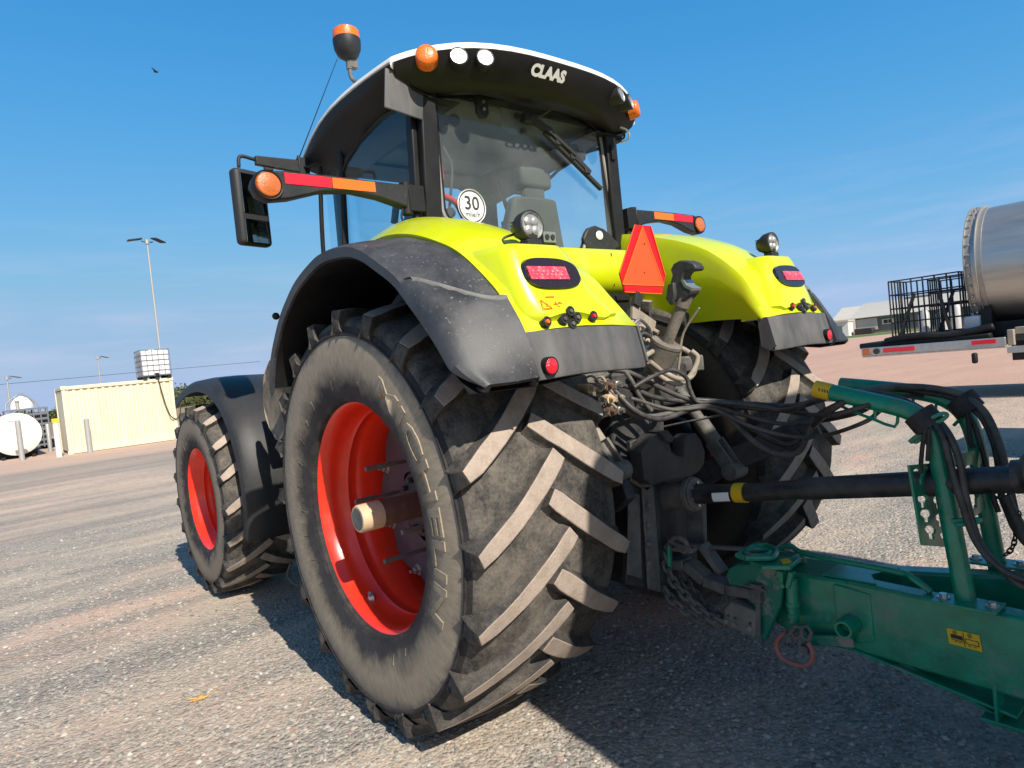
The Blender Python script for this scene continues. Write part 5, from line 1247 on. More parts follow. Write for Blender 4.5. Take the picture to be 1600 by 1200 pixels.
# ---------------- top link: ram, rod and catch hook
T0, T1 = Vector((-.70, .03, 1.42)), Vector((-.955, .0, 1.86))
ax_ = (T1-T0).normalized()
b = MB(); q = T0+ax_*.12; b.cyl(T0-ax_*.02, q, .05, .06, n=24); b.cyl(q, q+ax_*.13, .062, .078, n=32); b.cyl(q+ax_*.13, q+ax_*.15, .08, .08, n=32)
b.bar(T0-ax_*.02, T0-ax_*.22+Vector((.05, 0, 0)), .075, .05); b.cyl(T0+ax_*.06+Vector((0, .07, 0)), T0+ax_*.06-Vector((0, .07, 0)), .045, n=20)
tlk = b.build('top_link', 'steel', tractor, bevel=.003)
b = MB(); b.cyl(q+ax_*.14, T1+ax_*.01, .029, n=20); b.cyl(T1-ax_*.05, T1+ax_*.02, .036, n=20); b.build('link_rod', 'steel', tlk)
b = MB()
ho = [(1058, 470), (1052, 458), (1053, 445), (1057, 430), (1054, 421), (1059, 412), (1068, 407), (1080, 407), (1090, 411), (1095, 418), (1093, 423), (1084, 424), (1078, 425), (1074, 432), (1074, 441), (1078, 447), (1084, 450), (1088, 452), (1086, 459), (1078, 467), (1072, 474)]
o = [at(x, y, 'y', 0) for x, y in ho]; b.prism([(p.x, p.z) for p in o], 'y', -.036, .036)
hk = b.build('catch_hook', 'darksteel', tlk, bevel=.008)
b = MB(); o = [at(x, y, 'y', .02) for x, y in ((1051, 445), (1060, 441), (1062, 462), (1056, 477), (1048, 468))]; b.prism([(p.x, p.z) for p in o], 'y', .036, .062); b.build('hook_latch', 'darksteel', hk, bevel=.005)
b = MB(); o = [at(x, y, 'y', -.0) for x, y in ((1071, 438), (1076, 448), (1087, 454), (1089, 450), (1079, 445), (1075, 437))]; b.prism([(p.x, p.z) for p in o], 'y', -.038, .038); b.build('hook_wear_face', 'chrome', hk)
b = MB(); b.tube([T1+Vector((-.03, -.06, -.06)), at(1068, 520, 'y', -.05), at(1062, 560, 'y', -.05), at(1055, 620, 'y', -.05)], .006, 6, smooth=4); b.build('latch_cord', 'dustpipe', tlk)
# pale hoses looping round the link
for k, pts in enumerate((((1005, 558, .15), (1030, 545, .05), (1060, 543, -.05), (1082, 556, -.1), (1086, 575, -.1), (1078, 590, -.05), (1060, 592, 0), (1035, 580, .05), (1015, 565, .12)),
                         ((1010, 565, .1), (1035, 590, .05), (1060, 600, 0), (1080, 585, -.06), (1090, 560, -.1), (1080, 548, -.08)))):
    b = MB(); b.tube([at(x, y, 'y', yy) for x, y, yy in pts], .013, 10, smooth=7); b.build('lift_hose', 'dustpipe', tractor)
# clutter of fittings left and behind the link
rnd = random.Random(11)
b = MB()
for i in range(26):
    px, py = 985+rnd.random()*40, 505+rnd.random()*55; c = at(px, py, 'x', -.60+rnd.uniform(-.05, .05)); d = Vector((rnd.uniform(-1, 1), rnd.uniform(-1, 1), rnd.uniform(-.4, 1))).normalized()
    b.cyl(c, c+d*rnd.uniform(.02, .07), rnd.uniform(.008, .02), n=8)
b.build('valve_fittings', 'dustpipe', tractor)
b = MB()
for pts in (((988, 508), (1000, 500), (1015, 515), (1020, 540)), ((992, 530), (1005, 520), (1018, 530), (1012, 552)), ((995, 560), (1010, 548), (1022, 560), (1018, 590)), ((990, 515), (985, 540), (1000, 560), (1010, 540))):
    b.tube([at(x, y, 'x', -.66) for x, y in pts], .008, 8, smooth=5)
b.build('metal_pipe', 'chrome', tractor)
b = MB(); b.box((-.48, .12, 1.62), (.2, .5, .35)); b.box((-.52, -.05, 1.42), (.25, .7, .22)); b.box((-.45, 0, 1.15), (.3, .42, .5)); b.build('valve_housing', 'darksteel', tractor, bevel=.02)
# remote couplers in two rows
b = MB(); b.box((-.68, .46, 1.44), (.08, .30, .20)); cb = b.build('coupler_block', 'midsteel', tractor, bevel=.01)
for zz in (1.485, 1.425, 1.365):
    for j in range(4):
        c = Vector((-.72, .36+.062*j, zz)); q = MB(); q.cyl(c, c+Vector((-.05, 0, -.005)), .019, n=14); q.cyl(c+Vector((-.05, 0, -.005)), c+Vector((-.075, 0, -.008)), .023, n=8); q.cyl(c+Vector((-.07, 0, 0)), c+Vector((-.10, 0, -.01)), .012, n=10)
        q.build('quick_coupler', ['chrome', 'rust', 'dustpipe', 'tan'][(j+int(zz*100)) % 4], cb)
b = MB()
for k in range(7):
    c = Vector((-.70, .33+rnd.random()*.25, 1.36+rnd.random()*.16)); b.tube([c, c+Vector((-.06, rnd.uniform(-.03, .03), .02)), c+Vector((-.09, rnd.uniform(-.05, .0), -.03))], .006, 6, smooth=4)
b.build('coupler_levers', 'dustpipe', cb)
# ---------------- lift arms, rods, hitch tower
def lift_rod(s, a, c, parent):
    b = MB(); a = Vector(a); c = Vector(c); m_ = a.lerp(c, .45); b.cyl(a, m_, .032, n=18, mi=0); b.cyl(a.lerp(c, .42), a.lerp(c, .68), .042, n=18)
    b.box(a, (.09, .07, .09))
    ro = b.build('lift_rod', ['dustpipe' if s > 0 else 'midsteel'], parent, bevel=.004)
    b = MB(); d = (c-a).normalized(); b.bar(a.lerp(c, .66), c, .02, .075, up=(0, 1, 0)); 
    for o_ in (-.032, .032): b.bar(a.lerp(c, .66)+Vector((0, o_, 0)), c+Vector((0, o_, 0)), .075, .016, up=(0, 1, 0))
    b.cyl(c+Vector((0, -.06, 0)), c+Vector((0, .06, 0)), .045, n=20); b.build('rod_clevis', 'midsteel', ro, bevel=.003); return ro
lift_rod(1, (-.66, .60, 1.50), (-.86, .50, 1.10), tractor)
lift_rod(-1, (-.62, -.30, 1.42), at(1148, 735, 'y', -.40), tractor)
for s in (1, -1):
    b = MB(); b.bar((-.28, .26*s, .62), (-.85, .44*s, 1.04) if s > 0 else (-.78, -.42, .95), .045, .11); b.bar((-.72, .40*s, .93), (-.86, .44*s, 1.02) if s > 0 else (-1.26, -.56, 1.17), .05, .12)
    b.cyl((-1.15, .49*s, 1.10), (-1.15, .58*s, 1.10), .06, n=20) if s < 0 else None
    b.build('lower_link', 'darksteel', tractor, bevel=.008)
for s in (1, -1):
    b = MB(); b.bar((-.35, .36*s, 1.52), (-.64, .56*s, 1.52), .07, .09); b.build('lift_arm', 'midsteel', tractor, bevel=.01)
# hook end of the left lower link, the big claw in front of the shaft
CX = .20
claw = [(1003, 705), (1020, 680), (1030, 676), (1042, 679), (1046, 692), (1050, 706), (1058, 712), (1066, 714), (1071, 705), (1071, 685), (1077, 677), (1088, 677), (1096, 688), (1102, 706), (1101, 725), (1092, 738), (1078, 746), (1050, 750), (1020, 758), (1008, 750)]
o = [at(x, y, 'x', -.88) for x, y in claw]; b = MB(); b.prism([(p.y, p.z) for p in o], 'x', -.88, -.80); b.build('link_claw', 'darksteel', tractor, bevel=.006)
b = MB(); o = [at(x, y, 'x', -.885) for x, y in ((1026, 674), (1040, 672), (1050, 684), (1047, 692), (1038, 690))]; b.prism([(p.y, p.z) for p in o], 'x', -.90, -.82); b.build('claw_lock', 'darksteel', tractor, bevel=.006)
# hitch frame: two side plates with the slot rack, left one folded
def PL(ax, v, pts, th, name, m_, par, bev=.006):
    o = [at(x, y, ax, v) for x, y in pts]; i = 'xyz'.index(ax); b = MB(); b.prism([tuple(p[j] for j in range(3) if j != i) for p in o], ax, v, v+th); return b.build(name, m_, par, bevel=bev)
hf = PL('x', -.78, ((985, 690), (1026, 672), (1029, 712), (1020, 740), (1030, 775), (1032, 800), (1034, 926), (978, 912), (984, 820), (988, 740)), .03, 'hitch_frame', 'darksteel', tractor)
PL('x', -.80, ((1004, 760), (1022, 758), (1034, 926), (1014, 921)), .015, 'frame_rib', 'midsteel', hf)
PL('x', -.80, ((983, 770), (1000, 772), (1004, 905), (981, 898)), .012, 'slotted_plate', 'midsteel', hf)
PL('x', -.80, ((1000, 700), (1028, 690), (1036, 742), (1012, 768), (985, 752)), .012, 'gusset', 'steel', hf)
for y in (720, 745, 790, 820, 850, 880): b = MB(); b.cyl(at(1014, y, 'x', -.80), at(1014, y, 'x', -.825), .011, n=6); b.build('bolt', 'midsteel', hf)
PL('y', -.10, ((1075, 770), (1104, 775), (1106, 860), (1080, 858)), .03, 'frame_post', 'midsteel', hf)
b = MB(); b.box((-.55, .0, .72), (.35, .45, .55)); b.box((-.62, 0, .50), (.3, .3, .14)); b.build('hitch_housing', 'darksteel', tractor, bevel=.02)
# drawbar of the tractor
b = MB(); pts = [at(1045, 880, 'y', .06), at(1075, 880, 'y', .06), at(1105, 905, 'y', .06), at(1140, 918, 'y', .06), at(1185, 925, 'y', .06)]
pts = [(-.55, .05, .55)]+[tuple(p) for p in pts]
for a, c in zip(pts, pts[1:]): b.bar(a, c, .09, .05)
b.build('drawbar', 'midsteel', tractor, bevel=.008)
b = MB(); b.bar(at(1045, 850, 'y', .0), at(1165, 858, 'y', -.05), .03, .018); b.bar(at(1098, 850, 'y', 0), at(1130, 895, 'y', 0), .07, .03); b.bar(at(1050, 856, 'y', .1), at(1085, 860, 'y', .1), .05, .02)
b.build('stabiliser_plate', 'midsteel', tractor, bevel=.004)
b = MB(); b.cyl(at(1045, 852, 'y', .12), at(1046, 884, 'y', .12), .015, n=14); b.build('green_pin', 'green', tractor)
b = MB(); b.tube([at(x, y, 'y', .12) for x, y in ((1040, 856), (1055, 840), (1072, 848), (1070, 862), (1056, 852))], .012, 8, smooth=5); b.tube([at(x, y, 'y', .13) for x, y in ((1045, 845), (1060, 852), (1078, 858))], .01, 8, smooth=5); b.build('hitch_pin_chain', 'midsteel', tractor)

# ================================================================== CHAIN, SHAFT
def chain(name, pts, label, lk=.055, r=.0085, m_='midsteel', par=None, group=None):
    P = catmull(pts, 30); L_ = [0]
    for a, c in zip(P, P[1:]): L_.append(L_[-1]+(c-a).length)
    n = max(2, int(L_[-1]/(lk*.72))); root = MB(); bn = Vector((0, 1, 0))
    for i in range(n):
        s_ = L_[-1]*(i+.5)/n; j = max(k for k in range(len(L_)) if L_[k] <= s_); j = min(j, len(P)-2)
        p = P[j].lerp(P[j+1], (s_-L_[j])/max(1e-6, L_[j+1]-L_[j])); t = (P[j+1]-P[j]).normalized()
        x = t.cross(bn).normalized(); 
        if i % 2: x = t.cross(x).normalized()
        x = (x+t.cross(x)*.45).normalized()
        pl = []
        for k in range(14):
            a = 2*math.pi*k/14; u, w = math.cos(a), math.sin(a); pl.append(p+t*(u*lk*.28+math.copysign(lk*.22, u))+x*w*lk*.33)
        root.tube(pl, r, 7, closed=True)
    o = root.build(name, m_, par); 
    if label: tag(o, label, 'chain', group)
    return o
chain('safety_chain', [at(x, y, 'y', v) for x, y, v in ((1036, 865, .12), (1050, 905, .13), (1075, 935, .14), (1100, 958, .14), (1130, 975, .14))], 'rusty chain hanging highest from the tractor hitch to the grey jaw block', group='chains slung under the hitch')
chain('safety_chain', [at(x, y, 'y', v) for x, y, v in ((1036, 918, .15), (1055, 942, .15), (1085, 962, .15), (1115, 978, .14))], 'rusty chain sagging lowest, nearest the dark gravel below the hitch', group='chains slung under the hitch')
chain('safety_chain', [at(x, y, 'y', v) for x, y, v in ((1060, 895, .02), (1080, 920, .02), (1105, 950, .05), (1125, 965, .08))], 'rusty chain middle of three under the hitch, partly behind the highest one', group='chains slung under the hitch')

pto = thing('drive_shaft', 'long black guarded drive shaft running level between tractor and green drawbar', 'drive shaft', (-.7, -.02, .9))
O = Vector((-.7, -.02, .9))
p0, p1, p2, p3 = at(1032, 778, 'y', 0), at(1082, 772, 'y', 0), at(1110, 772, 'y', 0), at(1600, 748, 'y', -.02)
dd = (p3-p1).normalized()
b = MB(); b.cyl(p0-dd*.05, p1, .070, .072, n=32); b.build('guard_cone', 'midsteel', pto, loc=O)
b = MB(); b.cyl(p1-dd*.015, p1+dd*.015, .085, n=36); b.cyl(p1+dd*.015, p1+dd*.03, .078, n=36); cb_ = b.build('guard_collar', 'midsteel', pto, loc=O, bevel=.004)
b = MB(); u_ = dd.cross(Vector((0, 0, 1))).normalized(); w_ = dd.cross(u_)
for k in range(6):
    a = k*math.pi/3+.3; c = p1+dd*.03+(u_*math.cos(a)+w_*math.sin(a))*.055; b.cyl(c, c+dd*.008, .008, n=8)
b.build('collar_screws', 'chrome', cb_, loc=O)
b = MB(); b.cyl(p1, p2+dd*.10, .05, .043, n=28); b.cyl(p2+dd*.05, p1.lerp(p3, .62), .042, n=28); b.cyl(p1.lerp(p3, .42), p3+dd*.02, .047, n=28)
b.build('shaft_tube', mat('black guard tube', (.006, .006, .008), .4, dirt=(.10, .095, .085), amt=.6, scale=9, pos=.55, bump=.25), pto, loc=O)
b = MB(); b.cyl(at(1150, 770, 'y', 0), at(1166, 770, 'y', 0), .0455, n=28); b.build('yellow_band', 'yellow', pto, loc=O)
b = MB(); c = at(1134, 773, 'y', 0)
rows = [[c+dd*(-.045+.09*i/4)+(Vector((0, 1, 0))*math.cos(a)+w_*math.sin(a)*-1)*.0475 for i in range(5)] for a in (-.5, -.2, .1, .4)]
b.grid(rows); b.build('shaft_label', 'sticker', pto, loc=O)
b = MB(); e0 = at(1585, 745, 'y', -.02)
rows_ = []
b.tube([e0+dd*(.022*i) for i in range(12)], lambda t: .052+.05*min(1, t*2.5)+.006*math.cos(t*34), 28); b.build('rubber_boot', 'hose', pto, loc=O)
b = MB(); b.cyl(e0+dd*.2, e0+dd*(1.9), .06, n=24); b.build('rear_shaft_tube', 'hose', pto, loc=O)
# ================================================================== GREEN TRAILED TANKER
tk = thing('trailed_tanker', 'dark green towed tank trailer whose box-beam drawbar and two bent tubes carry the hoses', 'trailer', (0, 0, 0))
b = MB()
def rail(s, p0, p1, w, h):
    b.bar(p0, p1, w, h)
# head box
hb = MB(); hb.prism([(-1.24, .36), (-1.22, .56), (-1.30, .592), (-1.62, .600), (-1.66, .600), (-1.70, .31), (-1.40, .30)], 'y', -.215, .015)
hb.build('drawbar_head', 'green', tk, bevel=.012)
rn = MB(); A_, B_ = Vector((-1.60, -.030, .458)), Vector((-4.2, .12, .44)); rn.bar(A_, B_, .09, .29)
rn.build('drawbar_beam', 'green', tk, bevel=.012)
rn = MB(); rn.bar((-1.55, -.175, .458), (-4.2, -1.35, .44), .09, .29); rn.build('drawbar_beam', 'green', tk, bevel=.012)
rn = MB(); rn.prism([(-1.5, .0), (-1.5, -.2), (-1.72, -.24), (-1.66, -.1), (-1.72, .0)], 'z', .601, .608); rn.build('gusset_plate', 'green', tk, bevel=.005)
b = MB(); o = [at(x, y, 'y', .018) for x, y in ((1303, 912), (1360, 928), (1368, 1002), (1312, 1006))]; b.prism([(p.x, p.z) for p in o], 'y', .012, .026); b.build('side_plate', 'green', tk, bevel=.004)
b = MB(); c = at(1330, 975, 'y', .03); b.lathe([(.026, .0), (.040, .0), (.040, .055), (.034, .075), (.026, .075), (.024, .03), (0, .03)], c, 'y', 1, 28); b.build('pipe_stub', 'green', tk)
b = MB(); b.tube([at(1215, 858, 'y', -.1), at(1235, 853, 'y', -.1), at(1262, 866, 'y', -.08), at(1400, 893, 'y', -.05), at(1425, 903, 'y', -.03), at(1455, 925, 'y', -.02)], .0125, 10, smooth=5); b.build('steering_rod', 'green', tk)
b = MB(); b.cyl(at(1205, 860, 'y', -.1), at(1218, 857, 'y', -.1), .014, n=12); b.ball(at(1203, 860, 'y', -.1), .02, 10); b.box(at(1202, 866, 'y', -.1), (.02, .03, .05)); b.build('ball_end', 'chrome', tk)
# loop handle plate and lever
b = MB(); lp = [at(x, y, 'z', .70) for x, y in ((1152, 868), (1178, 853), (1200, 853), (1212, 860), (1209, 870), (1195, 872), (1165, 872))]; b.tube(lp, .012, 8, smooth=4, closed=False); b.tube([lp[0], lp[-1]], .012, 8)
b.torus(at(1184, 863, 'z', .705), .050, .010, 'z', 24, 8); b.build('loop_handle', 'green', tk)
b = MB(); q = [at(x, y, 'z', .68) for x, y in ((1170, 874), (1215, 868), (1250, 872), (1235, 884), (1190, 884))]; b.prism([(p.x, p.y) for p in q], 'z', .66, .68); b.build('cover_plate', 'green', tk, bevel=.004)
b = MB(); q = [at(x, y, 'z', .686) for x, y in ((1219, 874), (1232, 872), (1236, 877), (1223, 879))]; b.prism([(p.x, p.y) for p in q], 'z', .681, .686); b.build('yellow_label', 'yellow', tk)
b = MB(); b.cyl(at(1249, 872, 'y', .02), at(1232, 884, 'y', .06), .016, n=16); b.build('lock_cylinder', 'green', tk)
b = MB(); b.cyl(at(1232, 884, 'y', .06), at(1224, 890, 'y', .08), .012, n=16); b.cyl(at(1229, 886, 'y', .066), at(1227, 887.5, 'y', .071), .017, n=16); b.build('lock_tip', 'chrome', tk)
# coupling head: two curved cheeks with the jaw
ck = [(1134, 900), (1138, 888), (1150, 882), (1185, 880), (1216, 886), (1222, 900), (1222, 925), (1220, 945), (1212, 965), (1203, 985), (1196, 1002), (1188, 998), (1186, 975), (1180, 950), (1160, 930), (1140, 918)]
o = [at(x, y, 'y', .09) for x, y in ck]; b = MB(); b.prism([(p.x, p.z) for p in o], 'y', .065, .09); ckb = b.build('coupling_cheek', 'greenmud', tk, bevel=.006)
b = MB(); b.prism([(p.x, p.z) for p in o], 'y', -.14, -.115); b.build('coupling_cheek', 'greenmud', tk, bevel=.006)
b = MB(); o = [at(x, y, 'y', .07) for x, y in ((1140, 888), (1160, 879), (1215, 882), (1223, 893), (1190, 890), (1150, 895))]; b.prism([(p.x, p.z) for p in o], 'y', -.12, .075); b.build('coupling_top', 'green', tk, bevel=.006)
b = MB(); b.box(at(1184, 918, 'y', .10), (.05, .04, .035)); b.bar(at(1162, 914, 'y', .115), at(1199, 924, 'y', .115), .012, .012); b.cyl(at(1184, 925, 'y', .11), at(1185, 993, 'y', .11), .012, n=12); b.box(at(1184, 930, 'y', .105), (.045, .04, .06)); b.build('jaw_pin', 'midsteel', tk, bevel=.003)
b = MB(); o = [at(x, y, 'y', .13) for x, y in ((1130, 952), (1140, 940), (1181, 957), (1179, 998), (1131, 978))]; b.prism([(p.x, p.z) for p in o], 'y', -.02, .13); jb = b.build('jaw_block', mat('mud caked block', (.12, .115, .10), .8, dirt=(.24, .225, .19), amt=.8, scale=9, bump=.4), tk, bevel=.01)
for x, y in ((1135, 972), (1146, 976), (1171, 983)): b = MB(); b.cyl(at(x, y, 'y', .128), at(x, y, 'y', .142), .011, n=14); b.build('bolt', 'steel', jb)
for x, y in ((1138, 962), (1149, 966), (1172, 974)): b = MB(); b.cyl(at(x, y, 'y', .128), at(x, y, 'y', .134), .007, n=12); b.build('bolt_hole', 'ink', jb)
b = MB(); rnd = random.Random(4)
b.bar(at(1222, 890, 'y', .08), at(1222, 912, 'y', .08), .05, .03); b.bar(at(1214, 897, 'y', .09), at(1226, 918, 'y', .09), .03, .02); b.bar(at(1238, 893, 'y', .09), at(1232, 918, 'y', .09), .03, .02); b.cyl(at(1236, 905, 'y', .07), at(1240, 972, 'y', .07), .024, n=20); b.cyl(at(1238, 940, 'y', .07), at(1238.5, 948, 'y', .07), .028, n=20); b.cyl(at(1239, 958, 'y', .07), at(1239.5, 964, 'y', .07), .028, n=20)
b.build('jack_post', 'green', tk, bevel=.003)
b = MB(); b.bar(at(1244, 985, 'y', .06), at(1262, 1000, 'y', .06), .045, .02, up=(0, 1, 0)); b.bar(at(1258, 999, 'y', .06), at(1334, 1002, 'y', .05), .045, .02, up=(0, 1, 0)); b.build('chain_bracket', 'greenmud', tk, bevel=.004)
# lower brace
b = MB(); b.bar(at(1345, 1005, 'y', -.05), at(1600, 1108, 'y', -.05), .16, .012); b.bar((-1.7, -.05, .335), (-2.1, -.05, .20), .10, .012); b.bar((-2.05, -.03, .20), (-3.2, -.03, .20), .16, .014)
b.bar((-2.10, .0, .34), (-2.10, .0, .20), .09, .012, up=(1, 0, 0)); b.build('lower_brace', 'green', tk, bevel=.003)
# yellow decal with two diagrams
b = MB(); dc = [at(x, y, 'y', .026) for x, y in ((1481, 979), (1533, 990), (1538, 1016), (1485, 1003))]
def onface(u, v, k=0):        # u,v in 0..1 over the decal; beam face
    p = (dc[0]*(1-u)+dc[1]*u)*(1-v)+(dc[3]*(1-u)+dc[2]*u)*v
    t = (p.x-A_.x)/(B_.x-A_.x); yf = A_.y+(B_.y-A_.y)*t+.046; p = p.copy(); p.y = yf+.003+k; return p
b.add([onface(0, 0), onface(1, 0), onface(1, 1), onface(0, 1), onface(0, 0, -.002), onface(1, 0, -.002), onface(1, 1, -.002), onface(0, 1, -.002)], [(0, 1, 2, 3), (7, 6, 5, 4), (0, 4, 5, 1), (1, 5, 6, 2), (2, 6, 7, 3), (3, 7, 4, 0)])
dcl = b.build('yellow_decal', 'yellow', tk, smooth=False)
b = MB(); b.add([onface(.10, .32, .001), onface(.46, .32, .001), onface(.48, .58, .001), onface(.10, .58, .001)], [(0, 1, 2, 3)])
for (u, v) in ((.24, .17), (.70, .17)):
    b.tube([onface(u+.055*math.cos(a), v+.13*math.sin(a), .001) for a in [i*math.pi/6 for i in range(12)]], .0009, 5, closed=True); b.tube([onface(u-.02, v+.06, .001), onface(u+.02, v-.06, .001)], .0012, 5)
for u0, v0, u1, v1 in ((.5, .05, .5, .95), (.55, .42, .93, .42), (.55, .42, .55, .7), (.93, .42, .93, .7), (.55, .7, .93, .7), (.1, .66, .5, .66), (.6, .82, .7, .82), (.2, .75, .28, .75), (.33, .75, .4, .75), (.75, .82, .85, .82)):
    b.tube([onface(u0, v0, .001), onface(u1, v1, .001)], .0012, 5)
b.build('decal_print', 'ink', dcl)
# bent tubes
def bent(pts, yv, foot, label):
    b = MB(); b.tube([at(x, y, 'y', yv) for x, y in pts], .0335, 24, smooth=8); o = b.build('hose_support', 'green', tk)
    b = MB(); f = Vector(foot); b.box(f+Vector((0, 0, .004)), (.20, .11, .010)); b.build('foot_plate', 'green', o, bevel=.002)
    b = MB()
    for dx in (-.075, .075): b.cyl(f+Vector((dx, 0, .008)), f+Vector((dx, 0, .024)), .014, n=6); b.cyl(f+Vector((dx, 0, .008)), f+Vector((dx, 0, .013)), .022, n=16)
    b.build('foot_bolts', 'chrome', o)
    return o
near = [(1277, 608), (1330, 620), (1392, 634), (1425, 645), (1448, 663), (1462, 690), (1470, 730), (1481, 790), (1496, 870), (1510, 942)]
far = [(1314, 601), (1370, 606), (1440, 614), (1480, 626), (1508, 650), (1524, 690), (1535, 760), (1548, 830), (1560, 893)]
h1 = bent(near, .0, at(1512, 944, 'z', .606), '')
h2 = bent(far, -.45, (at(1560, 893, 'y', -.45).x, -.45, .615), '')
b = MB(); p0 = at(1275, 607.5, 'y', 0); p1 = at(1300, 613.5, 'y', 0); d_ = (p1-p0).normalized(); b.tube([p0-d_*.002, p1], .0350, 24); b.build('yellow_sleeve', 'yellow', h1)
b = MB()
for x in (1280, 1285, 1289, 1293): 
    p = at(x, 609+(x-1280)*.25, 'y', .034); b.box(p, (.004, .004, .012))
b.build('sleeve_print', 'ink', h1)
# wire rack that hangs under each tube
for (hh, yv, dx, dy) in ((h1, .0, 0, 0), (h2, -.45, 60, -22)):
    b = MB()
    low = [(1306, 630), (1330, 642), (1365, 655), (1398, 667), (1403, 650)]
    b.tube([at(x+dx, y+dy, 'y', yv) for x, y in low], .006, 6, smooth=2)
    for x, y0, y1 in ((1308, 618, 632), (1335, 624, 645), (1367, 634, 656)): b.tube([at(x+dx, y0+dy, 'y', yv), at(x+dx, y1+dy, 'y', yv)], .006, 6)
    b.build('wire_rack', 'green', hh)
# hose hooks
def hook(pts, yv, hh, r=.007): b = MB(); b.tube([at(x, y, 'y', yv) for x, y in pts], r, 8, smooth=5); b.build('hose_hook', 'green', hh)
hook([(1446, 660), (1458, 652), (1472, 646), (1480, 648), (1474, 655), (1460, 662)], .035, h1); hook([(1422, 691), (1430, 684), (1440, 678)], .03, h1, .009); hook([(1424, 689), (1432, 691), (1442, 683)], .03, h1, .006)
hook([(1488, 814), (1510, 812), (1532, 812), (1520, 818), (1495, 820)], .03, h1, .008); hook([(1515, 642), (1526, 636), (1530, 628), (1520, 632)], -.42, h2); hook([(1490, 665), (1497, 658), (1505, 652)], -.42, h2)
hook([(1536, 806), (1533, 795), (1522, 790)], -.42, h2); hook([(1548, 775), (1565, 778), (1582, 772)], -.42, h2)
# perforated coupler plate
pf = MB(); X0 = -1.93
pl_out = [(1420, 727), (1428, 724), (1548, 700), (1552, 705), (1552, 790), (1545, 800), (1492, 856), (1442, 853), (1437, 845), (1425, 760)]
def plate_with_holes(corners, holes, yv, th, name, m_, par):
    """grid sheet with keyhole openings cut out"""
    a, c, d, e = [at(x, y, 'x', yv) for x, y in corners]; nu, nv = 66, 78; b = MB(); keep = {}
    def P(u, v): return (a*(1-u)+c*u)*(1-v)+(e*(1-u)+d*u)*v
    for i in range(nu):
        for j in range(nv):
            u, v = (i+.5)/nu, (j+.5)/nv; ok = True
            for hu, hv, ru, rv in holes:
                if ((u-hu)/ru)**2+((v-hv)/rv)**2 < 1 or (abs(u-hu) < ru*.5 and 0 < v-hv < rv*1.9): ok = False; break
            keep[(i, j)] = ok
    vid = {}; vs = []; fs = []
    def V(i, j, k):
        if (i, j, k) not in vid:
            p = P(i/nu, j/nv); vid[(i, j, k)] = len(vs); vs.append((p.x+k*th, p.y, p.z))
        return vid[(i, j, k)]
    for (i, j), ok in keep.items():
        if not ok: continue
        q = [(i, j), (i+1, j), (i+1, j+1), (i, j+1)]
        fs.append(tuple(V(*w, 0) for w in q)); fs.append(tuple(V(*w, 1) for w in reversed(q)))
        for (n1, w1, w2) in (((i, j-1), q[0], q[1]), ((i+1, j), q[1], q[2]), ((i, j+1), q[2], q[3]), ((i-1, j), q[3], q[0])):
            if not keep.get(n1, False): fs.append((V(*w1, 0), V(*w1, 1), V(*w2, 1), V(*w2, 0)))
    b.add(vs, fs); return b.build(name, m_, par, smooth=False)
plate_with_holes(((1421, 727), (1480, 722), (1492, 856), (1442, 852)), [(.17, .12, .13, .07), (.60, .24, .13, .06), (.2, .42, .13, .055), (.64, .44, .15, .05), (.24, .60, .16, .055), (.66, .65, .16, .055), (.30, .80, .16, .055), (.72, .86, .14, .05)], X0, .008, 'coupler_plate', 'green', h1)
plate_with_holes(((1478, 712), (1545, 700), (1549, 790), (1488, 830)), [(.15, .25, .13, .10), (.5, .3, .13, .1), (.85, .3, .1, .1), (.2, .62, .14, .10), (.55, .66, .14, .12), (.85, .7, .1, .1)], X0-.06, .008, 'coupler_plate', 'green', h1)
# tank and running gear behind
b = MB(); rows = []
for xx, k_ in ((-3.98, .02), (-3.99, .5), (-4.02, .8), (-4.07, .94), (-4.16, 1), (-4.9, 1), (-4.92, 1.03), (-5.0, 1.03), (-5.02, 1), (-6.6, 1), (-6.62, 1.03), (-6.7, 1.03), (-6.72, 1), (-10, 1), (-10.2, .93), (-10.4, .6), (-10.45, .02)):
    r = []
    for q in range(73):
        a = 2*math.pi*q/72; ca, sa = math.cos(a), math.sin(a)
        r.append((xx, -.06+1.37*k_*math.copysign(abs(ca)**(2/8), ca), 2.56+1.46*k_*math.copysign(abs(sa)**(2/8), sa)))
    rows.append(r)
b.grid(rows)
tb = b.build('tank_barrel', 'green', tk)
b = MB(); b.box((-7.5, .45, .95), (6.6, .14, .26)); b.box((-7.5, -.55, .95), (6.6, .14, .26)); b.box((-4.4, -.05, .80), (.3, 1.1, .6))
for x in (-5, -7, -9): b.box((x, -.05, 1.1), (.2, 1.6, .25))
b.build('tanker_chassis', 'green', tk, bevel=.02)
for x in (-7.4, -8.9):
    for yy_ in (1.0, -1.1):
        b = MB(); b.lathe([(.30, -.25), (.36, -.28), (.55, -.30), (.66, -.27), (.68, -.2), (.68, .2), (.66, .27), (.55, .30), (.36, .28), (.30, .25), (.2, .1), (0, .1)], (x, yy_, .685), 'y', 1, 48)
        b.build('tanker_wheel', ['tread'], tk)

